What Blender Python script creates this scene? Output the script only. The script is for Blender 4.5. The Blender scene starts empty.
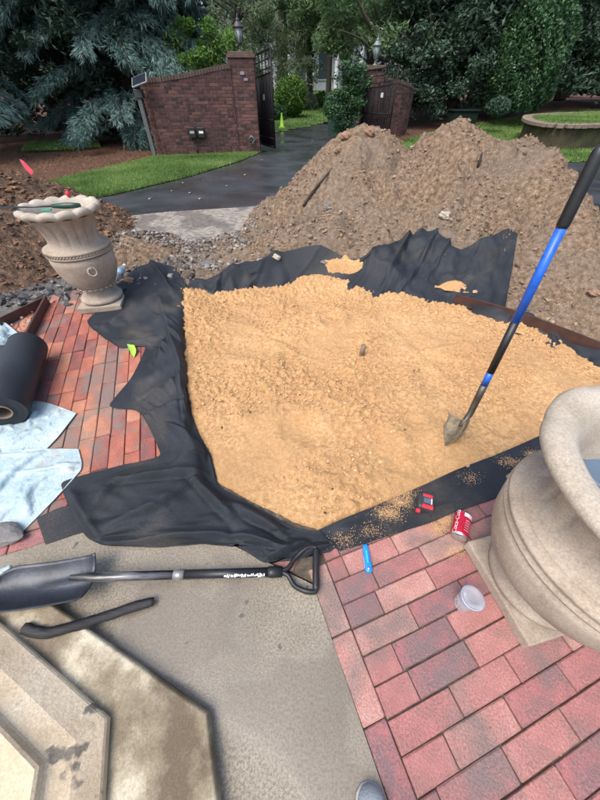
import bpy, bmesh, math, random
import numpy as np
from mathutils import Vector, Matrix

random.seed(7)
rng = np.random.default_rng(7)
R = math.radians
scene = bpy.context.scene
col = scene.collection

# ------------------------------------------------------------------ camera, sky, sun, exposure
HC, PITCH = 1.3, R(46)
cd = bpy.data.cameras.new('camera'); cam = bpy.data.objects.new('camera', cd); col.objects.link(cam)
cam.location = (0, 0, HC); cam.rotation_euler = (R(90) - PITCH, 0, 0)
cd.sensor_fit = 'VERTICAL'; cd.sensor_height = 36; cd.sensor_width = 27; cd.lens = 36 * 300 / 800
cd.clip_start = .02; cd.clip_end = 600
scene.camera = cam
world = bpy.data.worlds.new('World'); scene.world = world; world.use_nodes = True
wn = world.node_tree; wn.nodes.clear()
sky = wn.nodes.new('ShaderNodeTexSky'); sky.sky_type = 'NISHITA'; sky.sun_disc = False
SUN_EL, SUN_AZ = R(60), R(222)
sky.sun_elevation = SUN_EL; sky.sun_rotation = SUN_AZ
sky.dust_density = 4.0; sky.air_density = 1.0; sky.ozone_density = 1.2
bg = wn.nodes.new('ShaderNodeBackground'); bg.inputs['Strength'].default_value = .15
wo = wn.nodes.new('ShaderNodeOutputWorld')
wn.links.new(sky.outputs[0], bg.inputs[0]); wn.links.new(bg.outputs[0], wo.inputs[0])
sd = bpy.data.lights.new('sun', 'SUN'); sun = bpy.data.objects.new('sun', sd); col.objects.link(sun)
sd.energy = 1.25; sd.angle = R(38); sd.color = (1, .95, .88)
sun.rotation_euler = (R(90) - SUN_EL, 0, -SUN_AZ + math.pi)   
sdir = Vector((math.sin(SUN_AZ) * math.cos(SUN_EL), math.cos(SUN_AZ) * math.cos(SUN_EL), math.sin(SUN_EL)))
sun.rotation_euler = sdir.to_track_quat('Z', 'Y').to_euler()
sun.location = (0, 0, 20)
scene.view_settings.view_transform = 'Standard'; scene.view_settings.look = 'None'
scene.view_settings.exposure = .92; scene.view_settings.gamma = 1

# ------------------------------------------------------------------ pixel -> place helpers (photo pixels 600x800)
CC, SS = math.cos(PITCH), math.sin(PITCH)
def ray(x, y):
    u, v = (x - 300) / 300, (y - 400) / 300
    return np.array([u, CC - v * SS, -(SS + v * CC)])
def gp(x, y, z=0.):
    d = ray(x, y); t = (z - HC) / d[2]; return (float(d[0] * t), float(d[1] * t), float(z))
def pd(x, y, Y):
    d = ray(x, y); t = Y / d[1]; return (float(d[0] * t), float(Y), float(HC + d[2] * t))

# ------------------------------------------------------------------ noise (numpy)
_perm = np.random.default_rng(11).permutation(256); _perm = np.concatenate([_perm, _perm])
_gr = np.random.default_rng(12).uniform(0, 2 * np.pi, 256); _gx, _gy = np.cos(_gr), np.sin(_gr)
def perlin(x, y):
    x = np.asarray(x, float); y = np.asarray(y, float)
    xi = np.floor(x).astype(int); yi = np.floor(y).astype(int); xf = x - xi; yf = y - yi
    u = xf * xf * xf * (xf * (xf * 6 - 15) + 10); v = yf * yf * yf * (yf * (yf * 6 - 15) + 10)
    def g(a, b, dx, dy):
        h = _perm[_perm[a & 255] + (b & 255)]
        return _gx[h] * dx + _gy[h] * dy
    n00 = g(xi, yi, xf, yf); n10 = g(xi + 1, yi, xf - 1, yf)
    n01 = g(xi, yi + 1, xf, yf - 1); n11 = g(xi + 1, yi + 1, xf - 1, yf - 1)
    a = n00 + u * (n10 - n00); b = n01 + u * (n11 - n01)
    return (a + v * (b - a)) * 1.4
def fbm(x, y, o=4, gain=.5):
    s = 0; a = 1
    for k in range(o):
        s = s + a * perlin(x * 2 ** k + 17.3 * k, y * 2 ** k - 9.1 * k); a *= gain
    return s
def inpoly(px, py, poly):
    px = np.asarray(px, float); py = np.asarray(py, float); r = np.zeros(px.shape, bool); n = len(poly)
    for i in range(n):
        x1, y1 = poly[i][:2]; x2, y2 = poly[(i + 1) % n][:2]
        c = ((y1 > py) != (y2 > py)) & (px < (x2 - x1) * (py - y1) / ((y2 - y1) or 1e-12) + x1)
        r ^= c
    return r

# ------------------------------------------------------------------ materials
def mat(name, stops, scale=5., rough=.7, detail=6., bump=0., bscale=None, metal=0., spec=.5, dist=0., attr=None,
        rnd=0., hue=0., stretch=None, rough2=None, second=None, bdist=.01, coat=0., transl=0., rscale=None, speck=None, world=False):
    """stops: list of (pos, (r,g,b)) driven by noise (or by the mesh attribute attr)"""
    m = bpy.data.materials.new(name); m.use_nodes = True
    nt = m.node_tree; N = nt.nodes; L = nt.links
    b = N['Principled BSDF']; tc = N.new('ShaderNodeTexCoord'); src = tc.outputs['Object']
    if stretch:
        mp = N.new('ShaderNodeMapping'); mp.inputs['Scale'].default_value = stretch; L.new(src, mp.inputs[0]); src = mp.outputs[0]
    nz = N.new('ShaderNodeTexNoise'); nz.inputs['Scale'].default_value = scale; nz.inputs['Detail'].default_value = detail
    nz.inputs['Roughness'].default_value = .62; nz.inputs['Distortion'].default_value = dist
    L.new(src, nz.inputs['Vector'])
    fac = nz.outputs['Fac']
    if attr:
        at = N.new('ShaderNodeAttribute'); at.attribute_name = attr
        mx = N.new('ShaderNodeMath'); mx.operation = 'MULTIPLY_ADD'; mx.inputs[1].default_value = .35; L.new(fac, mx.inputs[0])
        m2 = N.new('ShaderNodeMath'); m2.operation = 'SUBTRACT'; L.new(at.outputs['Fac'], m2.inputs[0]); m2.inputs[1].default_value = .175
        L.new(m2.outputs[0], mx.inputs[2]); fac = mx.outputs[0]
    if rnd:
        oi = N.new('ShaderNodeObjectInfo')
        m1 = N.new('ShaderNodeMath'); m1.operation = 'SUBTRACT'; L.new(oi.outputs['Random'], m1.inputs[0]); m1.inputs[1].default_value = .5
        mx = N.new('ShaderNodeMath'); mx.operation = 'MULTIPLY_ADD'; mx.inputs[1].default_value = rnd
        L.new(m1.outputs[0], mx.inputs[0]); L.new(fac, mx.inputs[2]); fac = mx.outputs[0]
    cr = N.new('ShaderNodeValToRGB'); el = cr.color_ramp.elements
    while len(el) < len(stops): el.new(.5)
    for e, (p, c) in zip(el, stops): e.position = p; e.color = (*c, 1)
    L.new(fac, cr.inputs[0]); out = cr.outputs[0]
    if second:                       # (scale, lo, hi, colour, amount): patches of another colour
        sc, lo, hi, c2, am = second
        n2 = N.new('ShaderNodeTexNoise'); n2.inputs['Scale'].default_value = sc; n2.inputs['Detail'].default_value = 5
        mpo = N.new('ShaderNodeMapping'); mpo.inputs['Location'].default_value = (3.3, 8.1, 1.7); L.new(N.new('ShaderNodeNewGeometry').outputs['Position'] if world else tc.outputs['Object'], mpo.inputs[0]); L.new(mpo.outputs[0], n2.inputs['Vector'])
        mr = N.new('ShaderNodeMapRange'); mr.inputs[1].default_value = lo; mr.inputs[2].default_value = hi; mr.inputs[4].default_value = am
        L.new(n2.outputs['Fac'], mr.inputs[0])
        mix = N.new('ShaderNodeMix'); mix.data_type = 'RGBA'; L.new(mr.outputs[0], mix.inputs[0]); L.new(out, mix.inputs[6]); mix.inputs[7].default_value = (*c2, 1)
        out = mix.outputs[2]
    if hue:
        oi = N.new('ShaderNodeObjectInfo'); hs = N.new('ShaderNodeHueSaturation')
        mr = N.new('ShaderNodeMapRange'); mr.inputs[3].default_value = .5 - hue; mr.inputs[4].default_value = .5 + hue
        L.new(oi.outputs['Random'], mr.inputs[0]); L.new(mr.outputs[0], hs.inputs['Hue']); L.new(out, hs.inputs['Color']); out = hs.outputs[0]
    if speck:
        ns = N.new('ShaderNodeTexNoise'); ns.inputs['Scale'].default_value = speck[0]; ns.inputs['Detail'].default_value = 4; ns.inputs['Roughness'].default_value = .8; L.new(tc.outputs['Object'], ns.inputs['Vector'])
        mr = N.new('ShaderNodeMapRange'); mr.inputs[1].default_value = .35; mr.inputs[2].default_value = .65; mr.inputs[3].default_value = 1 - speck[1]; mr.inputs[4].default_value = 1 + speck[1]; L.new(ns.outputs['Fac'], mr.inputs[0])
        vm = N.new('ShaderNodeVectorMath'); vm.operation = 'SCALE'; L.new(out, vm.inputs[0]); L.new(mr.outputs[0], vm.inputs['Scale']); out = vm.outputs[0]
    L.new(out, b.inputs['Base Color'])
    b.inputs['Roughness'].default_value = rough
    if rough2 is not None:
        n3 = N.new('ShaderNodeTexNoise'); n3.inputs['Scale'].default_value = rscale or scale * .4; n3.inputs['Detail'].default_value = 4; L.new(tc.outputs['Object'], n3.inputs['Vector'])
        mr = N.new('ShaderNodeMapRange'); mr.inputs[1].default_value = .4; mr.inputs[2].default_value = .6; mr.inputs[3].default_value = rough; mr.inputs[4].default_value = rough2
        L.new(n3.outputs['Fac'], mr.inputs[0]); L.new(mr.outputs[0], b.inputs['Roughness'])
    b.inputs['Metallic'].default_value = metal; b.inputs['Specular IOR Level'].default_value = spec
    b.inputs['Coat Weight'].default_value = coat
    if bump:
        n4 = N.new('ShaderNodeTexNoise'); n4.inputs['Scale'].default_value = bscale or scale * 4; n4.inputs['Detail'].default_value = 8
        n4.inputs['Roughness'].default_value = .65; L.new(src, n4.inputs['Vector'])
        bp = N.new('ShaderNodeBump'); bp.inputs['Strength'].default_value = bump; bp.inputs['Distance'].default_value = bdist
        L.new(n4.outputs['Fac'], bp.inputs['Height']); L.new(bp.outputs[0], b.inputs['Normal'])
    if transl:
        tr = N.new('ShaderNodeBsdfTranslucent'); ms = N.new('ShaderNodeMixShader'); ms.inputs[0].default_value = transl
        L.new(out, tr.inputs[0]); L.new(b.outputs[0], ms.inputs[1]); L.new(tr.outputs[0], ms.inputs[2])
        L.new(ms.outputs[0], N['Material Output'].inputs[0])
    return m
def plain(name, c, rough=.5, metal=0., **k):
    c2 = tuple(min(1, v * 1.25 + .004) for v in c); c1 = tuple(v * .75 for v in c)
    return mat(name, [(.3, c1), (.7, c2)], scale=k.pop('scale', 25), rough=rough, metal=metal, **k)

M = {}
M['sand'] = mat('sand', [(.3, (.40, .225, .105)), (.46, (.54, .325, .15)), (.56, (.62, .39, .195)), (.72, (.70, .475, .265))], scale=55, rough=.95, bump=.9, bscale=210, bdist=.010, detail=12, spec=.12, second=(2.6, .47, .58, (.50, .30, .145), .5), speck=(260, 0.3))
M['soil'] = mat('soil', [(.3, (.11, .073, .048)), (.44, (.235, .165, .108)), (.56, (.34, .245, .17)), (.7, (.47, .365, .265))], scale=26, rough=.95, bump=1., bscale=85, bdist=.03, detail=14, spec=.15,
                second=(.9, .45, .62, (.25, .21, .17), .6), speck=(140, 0.38))
M['soil_red'] = mat('soil_red', [(.3, (.07, .045, .032)), (.5, (.15, .10, .07)), (.7, (.25, .175, .13))], scale=24, rough=.95, bump=1., bscale=50, bdist=.03, detail=12, spec=.15, speck=(140, 0.38))
M['clod'] = mat('clod', [(.0, (.14, .095, .065)), (.4, (.24, .17, .115)), (.8, (.34, .25, .175)), (1., (.45, .36, .27))], scale=60, rough=.95, attr='var', bump=.6, bscale=120, spec=.15)
M['clod_red'] = mat('clod_red', [(.0, (.06, .035, .022)), (.5, (.15, .085, .052)), (.85, (.27, .15, .09)), (1., (.36, .21, .12))], scale=60, rough=.95, attr='var', spec=.15)
M['clod_grey'] = mat('clod_grey', [(.0, (.06, .05, .045)), (.5, (.19, .17, .15)), (1., (.42, .39, .35))], scale=60, rough=.9, attr='var', bump=.6, bscale=120, spec=.2)
M['sandclod'] = mat('sandclod', [(.0, (.40, .235, .11)), (.5, (.55, .345, .175)), (1., (.68, .46, .26))], scale=60, rough=.95, attr='var', spec=.1)
M['fabric'] = mat('fabric', [(.3, (.009, .012, .017)), (.7, (.020, .026, .035))], scale=3, rough=.62, rough2=.8, bump=.7, bscale=300, bdist=.002, spec=.4, second=(2.6, .55, .72, (.075, .066, .055), .6), speck=(170, 0.5))
M['fabric_roll'] = mat('fabric_roll', [(.3, (.012, .015, .02)), (.7, (.026, .032, .04))], scale=5, rough=.55, bump=.2, bscale=300, bdist=.002, spec=.45, speck=(330, 0.3))
M['brick'] = mat('brick', [(.15, (.19, .12, .115)), (.38, (.33, .145, .13)), (.6, (.40, .175, .16)), (.9, (.46, .245, .225))], scale=16, rough=.55, rough2=.85, bump=.8, bscale=110, bdist=.006, rnd=.62, hue=.016,
                 second=(5., .50, .66, (.17, .135, .125), .8), world=True, detail=12, speck=(170, 0.34))
M['brick_red'] = mat('brick_red', [(.15, (.16, .09, .075)), (.38, (.30, .10, .068)), (.6, (.40, .13, .085)), (.9, (.47, .20, .14))], scale=16, rough=.5, rough2=.85, bump=.8, bscale=110, bdist=.006, rnd=.62, hue=.014,
                 second=(5., .52, .64, (.20, .165, .14), .8), world=True, detail=12, speck=(170, 0.34))
M['mortar'] = mat('mortar', [(.3, (.05, .04, .03)), (.55, (.12, .10, .075)), (.7, (.21, .175, .13))], scale=30, rough=.95, bump=.6, bscale=120)
M['concrete'] = mat('concrete', [(.3, (.17, .145, .11)), (.45, (.27, .24, .19)), (.56, (.325, .295, .245)), (.72, (.42, .39, .335))], scale=75, rough=.16, rough2=.62, bump=.4, bscale=210, bdist=.003, detail=10,
                    second=(2.1, .47, .60, (.165, .15, .13), .7), rscale=1.7)
M['stone'] = mat('stone', [(.3, (.48, .37, .235)), (.5, (.68, .55, .375)), (.72, (.76, .66, .49))], scale=5, rough=.7, bump=.5, bscale=60, bdist=.006, detail=12, second=(13, .60, .64, (.10, .095, .085), .8), speck=(150, 0.16))
M['slabstone'] = mat('slabstone', [(.38, (.12, .09, .055)), (.49, (.25, .21, .14)), (.60, (.52, .47, .35))], scale=4, rough=.45, rough2=.8, bump=.3, bscale=90, bdist=.004, detail=12, second=(2.6, .5, .6, (.13, .105, .07), .85), speck=(160, 0.24))
M['urn'] = mat('urn', [(.25, (.23, .18, .135)), (.5, (.36, .295, .23)), (.75, (.46, .395, .32))], scale=7, rough=.85, bump=.3, bscale=90, bdist=.004, detail=11, second=(4, .55, .75, (.20, .165, .125), .6), speck=(150, 0.22))
M['urnrim'] = mat('urnrim', [(.25, (.31, .265, .205)), (.5, (.41, .36, .29)), (.75, (.49, .44, .37))], scale=9, rough=.85, bump=.5, bscale=160, bdist=.004, detail=11, speck=(170, 0.22))
M['asphalt'] = mat('asphalt', [(.3, (.028, .031, .036)), (.55, (.048, .052, .058)), (.75, (.075, .078, .08))], scale=1.6, rough=.10, rough2=.45, bump=.22, bscale=140, bdist=.006, detail=10, rscale=.9, speck=(120, 0.35))
M['mulch'] = mat('mulch', [(.3, (.05, .026, .017)), (.55, (.12, .06, .038)), (.8, (.19, .105, .065))], scale=14, rough=.95, bump=.9, bscale=40, bdist=.04, detail=12, speck=(60, 0.45))
M['mud'] = mat('mud', [(.3, (.05, .045, .042)), (.5, (.11, .10, .09)), (.7, (.21, .19, .165))], scale=6, rough=.25, rough2=.9, bump=.8, bscale=30, bdist=.02, detail=12, speck=(120, 0.35))
M['lawn'] = mat('lawn', [(.3, (.05, .095, .02)), (.55, (.085, .16, .032)), (.8, (.13, .21, .05))], scale=5, rough=.9, bump=.8, bscale=60, bdist=.03, detail=10)
M['blade'] = mat('blade', [(.1, (.08, .14, .03)), (.5, (.155, .27, .06)), (.9, (.25, .36, .11))], scale=1.2, rough=.7, attr='var', transl=.3)
M['steel'] = mat('steel', [(.3, (.035, .018, .014)), (.7, (.085, .042, .034))], scale=8, rough=.5, bump=.2, bscale=60)
M['iron'] = plain('iron', (.007, .007, .009), .6, spec=.25)
M['wallbrick'] = mat('wallbrick', [(.1, (.04, .017, .016)), (.5, (.105, .04, .034)), (.9, (.17, .075, .06))], scale=6, rough=.8, attr='var', bump=.3, bscale=80, second=(1.2, .5, .7, (.05, .03, .025), .5), speck=(60, 0.3))
M['wallmortar'] = mat('wallmortar', [(.3, (.12, .095, .08)), (.7, (.21, .17, .145))], scale=20, rough=.95)
M['capstone'] = mat('capstone', [(.3, (.07, .045, .035)), (.7, (.14, .095, .075))], scale=8, rough=.85)
M['bark'] = mat('bark', [(.3, (.025, .02, .016)), (.7, (.085, .07, .055))], scale=6, rough=.95, bump=1., bscale=18, stretch=(3, 3, .5), bdist=.03)
M['bark_pale'] = mat('bark_pale', [(.3, (.24, .22, .19)), (.7, (.46, .43, .38))], scale=5, rough=.9, bump=.6, bscale=14, stretch=(3, 3, .5))
def leafm(n, a, b, c, tr=.25, rough=.5): return mat(n, [(.05, a), (.5, b), (.95, c)], scale=.8, rough=rough, attr='var', transl=tr, spec=.4)
M['leaf_blue'] = leafm('leaf_blue', (.045, .095, .085), (.115, .205, .18), (.22, .34, .30), .15, .7)
M['leaf_dark'] = leafm('leaf_dark', (.018, .042, .026), (.046, .09, .056), (.10, .165, .108), .15, .45)
M['leaf_mid'] = leafm('leaf_mid', (.055, .12, .05), (.15, .25, .11), (.26, .37, .17), .5)
M['leaf_bright'] = leafm('leaf_bright', (.045, .10, .018), (.10, .21, .035), (.18, .33, .07), .35)
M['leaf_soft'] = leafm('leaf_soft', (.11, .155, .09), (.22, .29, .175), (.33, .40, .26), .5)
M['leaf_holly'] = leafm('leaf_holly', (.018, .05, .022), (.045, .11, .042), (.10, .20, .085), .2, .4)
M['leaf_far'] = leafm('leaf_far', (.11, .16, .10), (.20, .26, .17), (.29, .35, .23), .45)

def wet_concrete():
    m = bpy.data.materials.new('wet_concrete'); m.use_nodes = True; nt = m.node_tree; N = nt.nodes; L = nt.links; b = N['Principled BSDF']; tc = N.new('ShaderNodeTexCoord')
    def noise(sc, det=6, ro=.6, off=(0, 0, 0), dist=0):
        mp = N.new('ShaderNodeMapping'); mp.inputs['Location'].default_value = off; L.new(tc.outputs['Object'], mp.inputs[0]); n_ = N.new('ShaderNodeTexNoise'); n_.inputs['Scale'].default_value = sc; n_.inputs['Detail'].default_value = det; n_.inputs['Roughness'].default_value = ro; n_.inputs['Distortion'].default_value = dist; L.new(mp.outputs[0], n_.inputs['Vector']); return n_.outputs['Fac']
    def mr(src, a, b_, c, d):
        n_ = N.new('ShaderNodeMapRange'); n_.inputs[1].default_value = a; n_.inputs[2].default_value = b_; n_.inputs[3].default_value = c; n_.inputs[4].default_value = d; L.new(src, n_.inputs[0]); return n_.outputs[0]
    def mix(f, a, b_):
        n_ = N.new('ShaderNodeMix'); n_.data_type = 'RGBA'
        for k, v in ((0, f), (6, a), (7, b_)):
            if isinstance(v, tuple): n_.inputs[k].default_value = (*v, 1)
            elif isinstance(v, float): n_.inputs[k].default_value = v
            else: L.new(v, n_.inputs[k])
        return n_.outputs[2]
    base = mix(mr(noise(3.2, 8), .35, .65, 0, 1), (.215, .185, .135), (.335, .295, .225))
    fine = mix(mr(noise(130, 4, .7), .42, .60, 0, .75), base, (.11, .10, .08)); fine = mix(mr(noise(230, 3, .7, (4, 4, 4)), .56, .68, 0, .6), fine, (.52, .49, .43))
    wet = mr(noise(1.5, 5, .55, (2.6, 1.3, 0), .4), .44, .53, 0, 1)
    col_ = mix(mr(wet, 0, 1, 0, .55), fine, (.16, .14, .115)); col_ = mix(mr(noise(14, 2, .5, (9, 1, 0)), .72, .76, 0, .8), col_, (.05, .045, .04))
    L.new(col_, b.inputs['Base Color']); L.new(mr(wet, 0, 1, .62, .13), b.inputs['Roughness'])
    bp = N.new('ShaderNodeBump'); bp.inputs['Distance'].default_value = .003; L.new(mr(wet, 0, 1, .55, .12), bp.inputs['Strength']); L.new(noise(200, 5, .7), bp.inputs['Height']); L.new(bp.outputs[0], b.inputs['Normal']); return m
M['concrete'] = wet_concrete()

# ------------------------------------------------------------------ mesh helpers
def mesh_np(name, V, F, m=None, smooth=False, var=None):
    """V (n,3), F (m,k) same-size faces; var per face attribute"""
    me = bpy.data.meshes.new(name); V = np.ascontiguousarray(V, dtype=np.float32); F = np.ascontiguousarray(F, dtype=np.int32)
    k = F.shape[1]
    me.vertices.add(len(V)); me.vertices.foreach_set('co', V.ravel())
    me.loops.add(F.size); me.loops.foreach_set('vertex_index', F.ravel())
    me.polygons.add(len(F)); me.polygons.foreach_set('loop_start', np.arange(0, F.size, k, dtype=np.int32))
    me.polygons.foreach_set('loop_total', np.full(len(F), k, dtype=np.int32))
    me.update(calc_edges=True)
    me.polygons.foreach_set('use_smooth', np.full(len(F), smooth))
    if var is not None:
        a = me.attributes.new('var', 'FLOAT', 'FACE'); a.data.foreach_set('value', np.ascontiguousarray(var, dtype=np.float32))
    if m: me.materials.append(m)
    me.update()
    return me
WL = {}
def link(name, me, parent=None, origin=None):
    o = bpy.data.objects.new(name, me); col.objects.link(o)
    if parent is not None:
        off = WL[parent.name]; me.transform(Matrix.Translation(-off)); o.parent = parent; WL[o.name] = off
    else:
        n = len(me.vertices); a = np.empty(n * 3, np.float32); me.vertices.foreach_get('co', a); a = a.reshape(-1, 3)
        if origin is None: origin = Vector((float(a[:, 0].mean()), float(a[:, 1].mean()), float(a[:, 2].min())))
        else: origin = Vector(origin)
        me.transform(Matrix.Translation(-origin)); o.location = origin; WL[o.name] = origin
    return o
def tag(o, label=None, cat=None, group=None, kind=None):
    if label: o['label'] = label
    if cat: o['category'] = cat
    if group: o['group'] = group
    if kind: o['kind'] = kind
    return o
def thing(name, loc, label, cat, group=None):
    o = bpy.data.objects.new(name, None); o.empty_display_size = .1; col.objects.link(o); o.location = loc; WL[o.name] = Vector(loc)
    return tag(o, label, cat, group)

class MB:
    def __init__(s): s.bm = bmesh.new(); s.smooth = []
    def box(s, c, size, rot=None, bev=0.):
        ax = [Vector((1, 0, 0)), Vector((0, 1, 0)), Vector((0, 0, 1))] if rot is None else [rot @ Vector(v) for v in ((1, 0, 0), (0, 1, 0), (0, 0, 1))]
        c = Vector(c); vs = []
        for k in range(8):
            sx, sy, sz = (k & 1) * 2 - 1, (k >> 1 & 1) * 2 - 1, (k >> 2 & 1) * 2 - 1
            vs.append(s.bm.verts.new(c + ax[0] * sx * size[0] / 2 + ax[1] * sy * size[1] / 2 + ax[2] * sz * size[2] / 2))
        fs = [s.bm.faces.new([vs[i] for i in q]) for q in ((0, 2, 3, 1), (4, 5, 7, 6), (0, 1, 5, 4), (2, 6, 7, 3), (0, 4, 6, 2), (1, 3, 7, 5))]
        if bev: bmesh.ops.bevel(s.bm, geom=list({e for f in fs for e in f.edges}), offset=bev, segments=2, affect='EDGES', profile=.5)
        return s
    def rings(s, rs, cap0=True, cap1=True, close=True, smooth=True):
        R_ = [[s.bm.verts.new(p) for p in r] for r in rs]; n = len(R_[0])
        for a, b in zip(R_, R_[1:]):
            for i in range(n if close else n - 1):
                j = (i + 1) % n; f = s.bm.faces.new((a[i], a[j], b[j], b[i])); f.smooth = smooth
        if cap0: s.bm.faces.new(list(reversed(R_[0])))
        if cap1: s.bm.faces.new(R_[-1])
        return s
    def tube(s, pts, rad, n=10, caps=True, flat=1.):
        pts = [Vector(p) for p in pts]
        if not hasattr(rad, '__len__'): rad = [rad] * len(pts)
        rs = []; up = None
        for i, p in enumerate(pts):
            d = (pts[min(i + 1, len(pts) - 1)] - pts[max(i - 1, 0)]).normalized()
            if up is None: up = Vector((0, 0, 1)) if abs(d.z) < .9 else Vector((0, 1, 0))
            a = d.cross(up).normalized(); b = a.cross(d).normalized(); up = b
            rs.append([p + (a * math.cos(2 * math.pi * k / n) + b * flat * math.sin(2 * math.pi * k / n)) * rad[i] for k in range(n)])
        return s.rings(rs, caps, caps)
    def lathe(s, prof, c=(0, 0, 0), n=32, mod=None, cap0=True, cap1=True):
        rs = []
        for r, z in prof:
            rr = []
            for k in range(n):
                a = 2 * math.pi * k / n; q = r * (mod(a, r, z)[0] if mod else 1); dz = mod(a, r, z)[1] if mod else 0
                rr.append(Vector((c[0] + q * math.cos(a), c[1] + q * math.sin(a), c[2] + z + dz)))
            rs.append(rr)
        return s.rings(rs, cap0, cap1)
    def prism(s, poly, z0, z1):
        s.rings([[Vector((p[0], p[1], z0)) for p in poly], [Vector((p[0], p[1], z1)) for p in poly]], smooth=False); return s
    def xform(s, mtx): bmesh.ops.transform(s.bm, matrix=mtx, verts=s.bm.verts); return s
    def build(s, name, m, parent=None, origin=None):
        bmesh.ops.recalc_face_normals(s.bm, faces=s.bm.faces)
        me = bpy.data.meshes.new(name); s.bm.to_mesh(me); s.bm.free(); me.materials.append(m)
        return link(name, me, parent, origin)

def sheet(name, poly, z, m, label=None, kind='structure'):
    me = bpy.data.meshes.new(name); me.from_pydata([(p[0], p[1], z) for p in poly], [], [list(range(len(poly)))])
    me.materials.append(m); me.update()
    if me.polygons[0].normal.z < 0: me.flip_normals()
    o = link(name, me); tag(o, label, None, None, kind); return o
def catmull(P, n):
    P = np.asarray(P, float); k = len(P); t = np.linspace(0, k - 1, n); i = np.clip(t.astype(int), 0, k - 2); f = (t - i)
    sh = (n,) + (1,) * (P.ndim - 1); f = f.reshape(sh)
    p0 = P[np.clip(i - 1, 0, k - 1)]; p1 = P[i]; p2 = P[i + 1]; p3 = P[np.clip(i + 2, 0, k - 1)]
    return .5 * (2 * p1 + (p2 - p0) * f + (2 * p0 - 5 * p1 + 4 * p2 - p3) * f ** 2 + (3 * p1 - p0 - 3 * p2 + p3) * f ** 3)
def linear(P, n):
    P = np.asarray(P, float); k = len(P); t = np.linspace(0, k - 1, n); i = np.clip(t.astype(int), 0, k - 2); f = (t - i).reshape((n,) + (1,) * (P.ndim - 1))
    return P[i] * (1 - f) + P[i + 1] * f
def cl2(P, n): return catmull(P, n) * .45 + linear(P, n) * .55
def gridfaces(nu, nv):
    a = np.arange(nu * nv).reshape(nu, nv)
    return np.stack([a[:-1, :-1], a[1:, :-1], a[1:, 1:], a[:-1, 1:]], -1).reshape(-1, 4)

# ------------------------------------------------------------------ terrain
g = 220
sheet('ground', [(-g, -g), (g, -g), (g, g), (-g, g)], -.05, M['mulch'], 'brown mulch and soil ground')
drive = [gp(-160, 245), gp(60, 218), gp(40, 206), gp(65, 200), gp(110, 194), gp(190, 175), gp(240, 160), gp(262, 151), gp(262, 142), gp(283, 130.5), gp(305, 126), gp(330, 122), gp(360, 116.5), gp(420, 108), gp(450, 110),
         gp(400, 120), gp(372, 128), gp(345, 140), gp(335, 152), gp(345, 162), gp(420, 165), gp(560, 161), gp(640, 158), gp(900, 160), gp(1400, 300), gp(560, 260), gp(300, 262), gp(100, 262)]
sheet('driveway', [p[:2] for p in drive], -.03, M['asphalt'], 'wet dark asphalt driveway running through the gate')
sheet('broken_ground', [gp(*p)[:2] for p in ((85, 222), (270, 205), (330, 215), (330, 300), (180, 302), (95, 296), (55, 305), (-60, 330), (-120, 260), (40, 228))], -.024, M['mud'], 'wet grey mud and broken base beside the patio')
# pale strip of old concrete between asphalt and rubble
sheet('old_concrete', [gp(*p)[:2] for p in ((108, 217), (165, 211), (262, 205), (285, 211), (240, 235), (215, 246), (175, 252), (150, 240), (120, 232))], -.012, mat('old_concrete', [(.35, (.13, .115, .10)), (.5, (.27, .24, .205)), (.7, (.40, .36, .31))], scale=14, rough=.5, rough2=.85, bump=.7, bscale=60, bdist=.012, detail=12, second=(2.5, .48, .56, (.10, .09, .08), .7)), 'pale strip of broken concrete at the edge of the driveway')

def blades(name, poly, n, h, label, zf=None, parent=None, z0=0., wid=.006):
    P = np.array(poly)[:, :2]; lo = P.min(0); hi = P.max(0)
    q = rng.uniform(lo, hi, (int(n * 2.5), 2)); q = q[inpoly(q[:, 0], q[:, 1], P)][:n]; n = len(q)
    z = (zf(q[:, 0], q[:, 1]) if zf else np.zeros(n)) + z0
    a = rng.uniform(0, 2 * np.pi, n); hh = h * rng.uniform(.5, 1.2, n); w = wid * rng.uniform(.7, 1.4, n)
    b = np.c_[q, z]; dx = np.c_[np.cos(a) * w, np.sin(a) * w, np.zeros(n)]
    tip = b + np.c_[rng.normal(0, .35, n) * hh, rng.normal(0, .35, n) * hh, hh]
    V = np.stack([b - dx, b + dx, tip], 1).reshape(-1, 3); F = np.arange(3 * n).reshape(n, 3)
    v = np.clip(.5 + .5 * fbm(q[:, 0] * .6, q[:, 1] * .6) + rng.normal(0, .15, n), 0, 1)
    o = link(name, mesh_np(name, V, F, M['blade'], False, v), parent); tag(o, label, kind='stuff'); return o
lawnL = [gp(*p) for p in ((28, 190), (50, 181), (100, 169), (155, 156), (262, 151), (240, 160), (190, 175), (110, 194), (65, 200), (45, 203))]
sheet('lawn', lawnL, -.02, M['lawn'], 'strip of green lawn between driveway and brick wall')
blades('grass', lawnL, 90000, .05, 'short green grass on the lawn in front of the brick wall', z0=-.02, wid=.009)
lawnB = [gp(22, 151), gp(70, 149.5), gp(100, 147), gp(98, 140), gp(60, 141.5), gp(30, 143)]
sheet('lawn', lawnB, -.02, M['lawn'], 'green lawn beyond the conifers')
blades('grass', lawnB, 9000, .06, 'bright grass seen under the conifers on the left', wid=.03)
def far_z(x, y): return np.clip((y - 22) * .05, 0, 1.6)
lawnF = [gp(258, 136), gp(283, 130), gp(305, 126), gp(330, 122), gp(360, 116), (5, 48, 0), (-14, 48, 0), (-9, 24, 0)]
V = []; xs = np.linspace(-14, 8, 60); ys = np.linspace(16, 50, 60); X, Y = np.meshgrid(xs, ys, indexing='ij')
Z = far_z(X, Y) - .02; F = gridfaces(60, 60); V = np.c_[X.ravel(), Y.ravel(), Z.ravel()]
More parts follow.
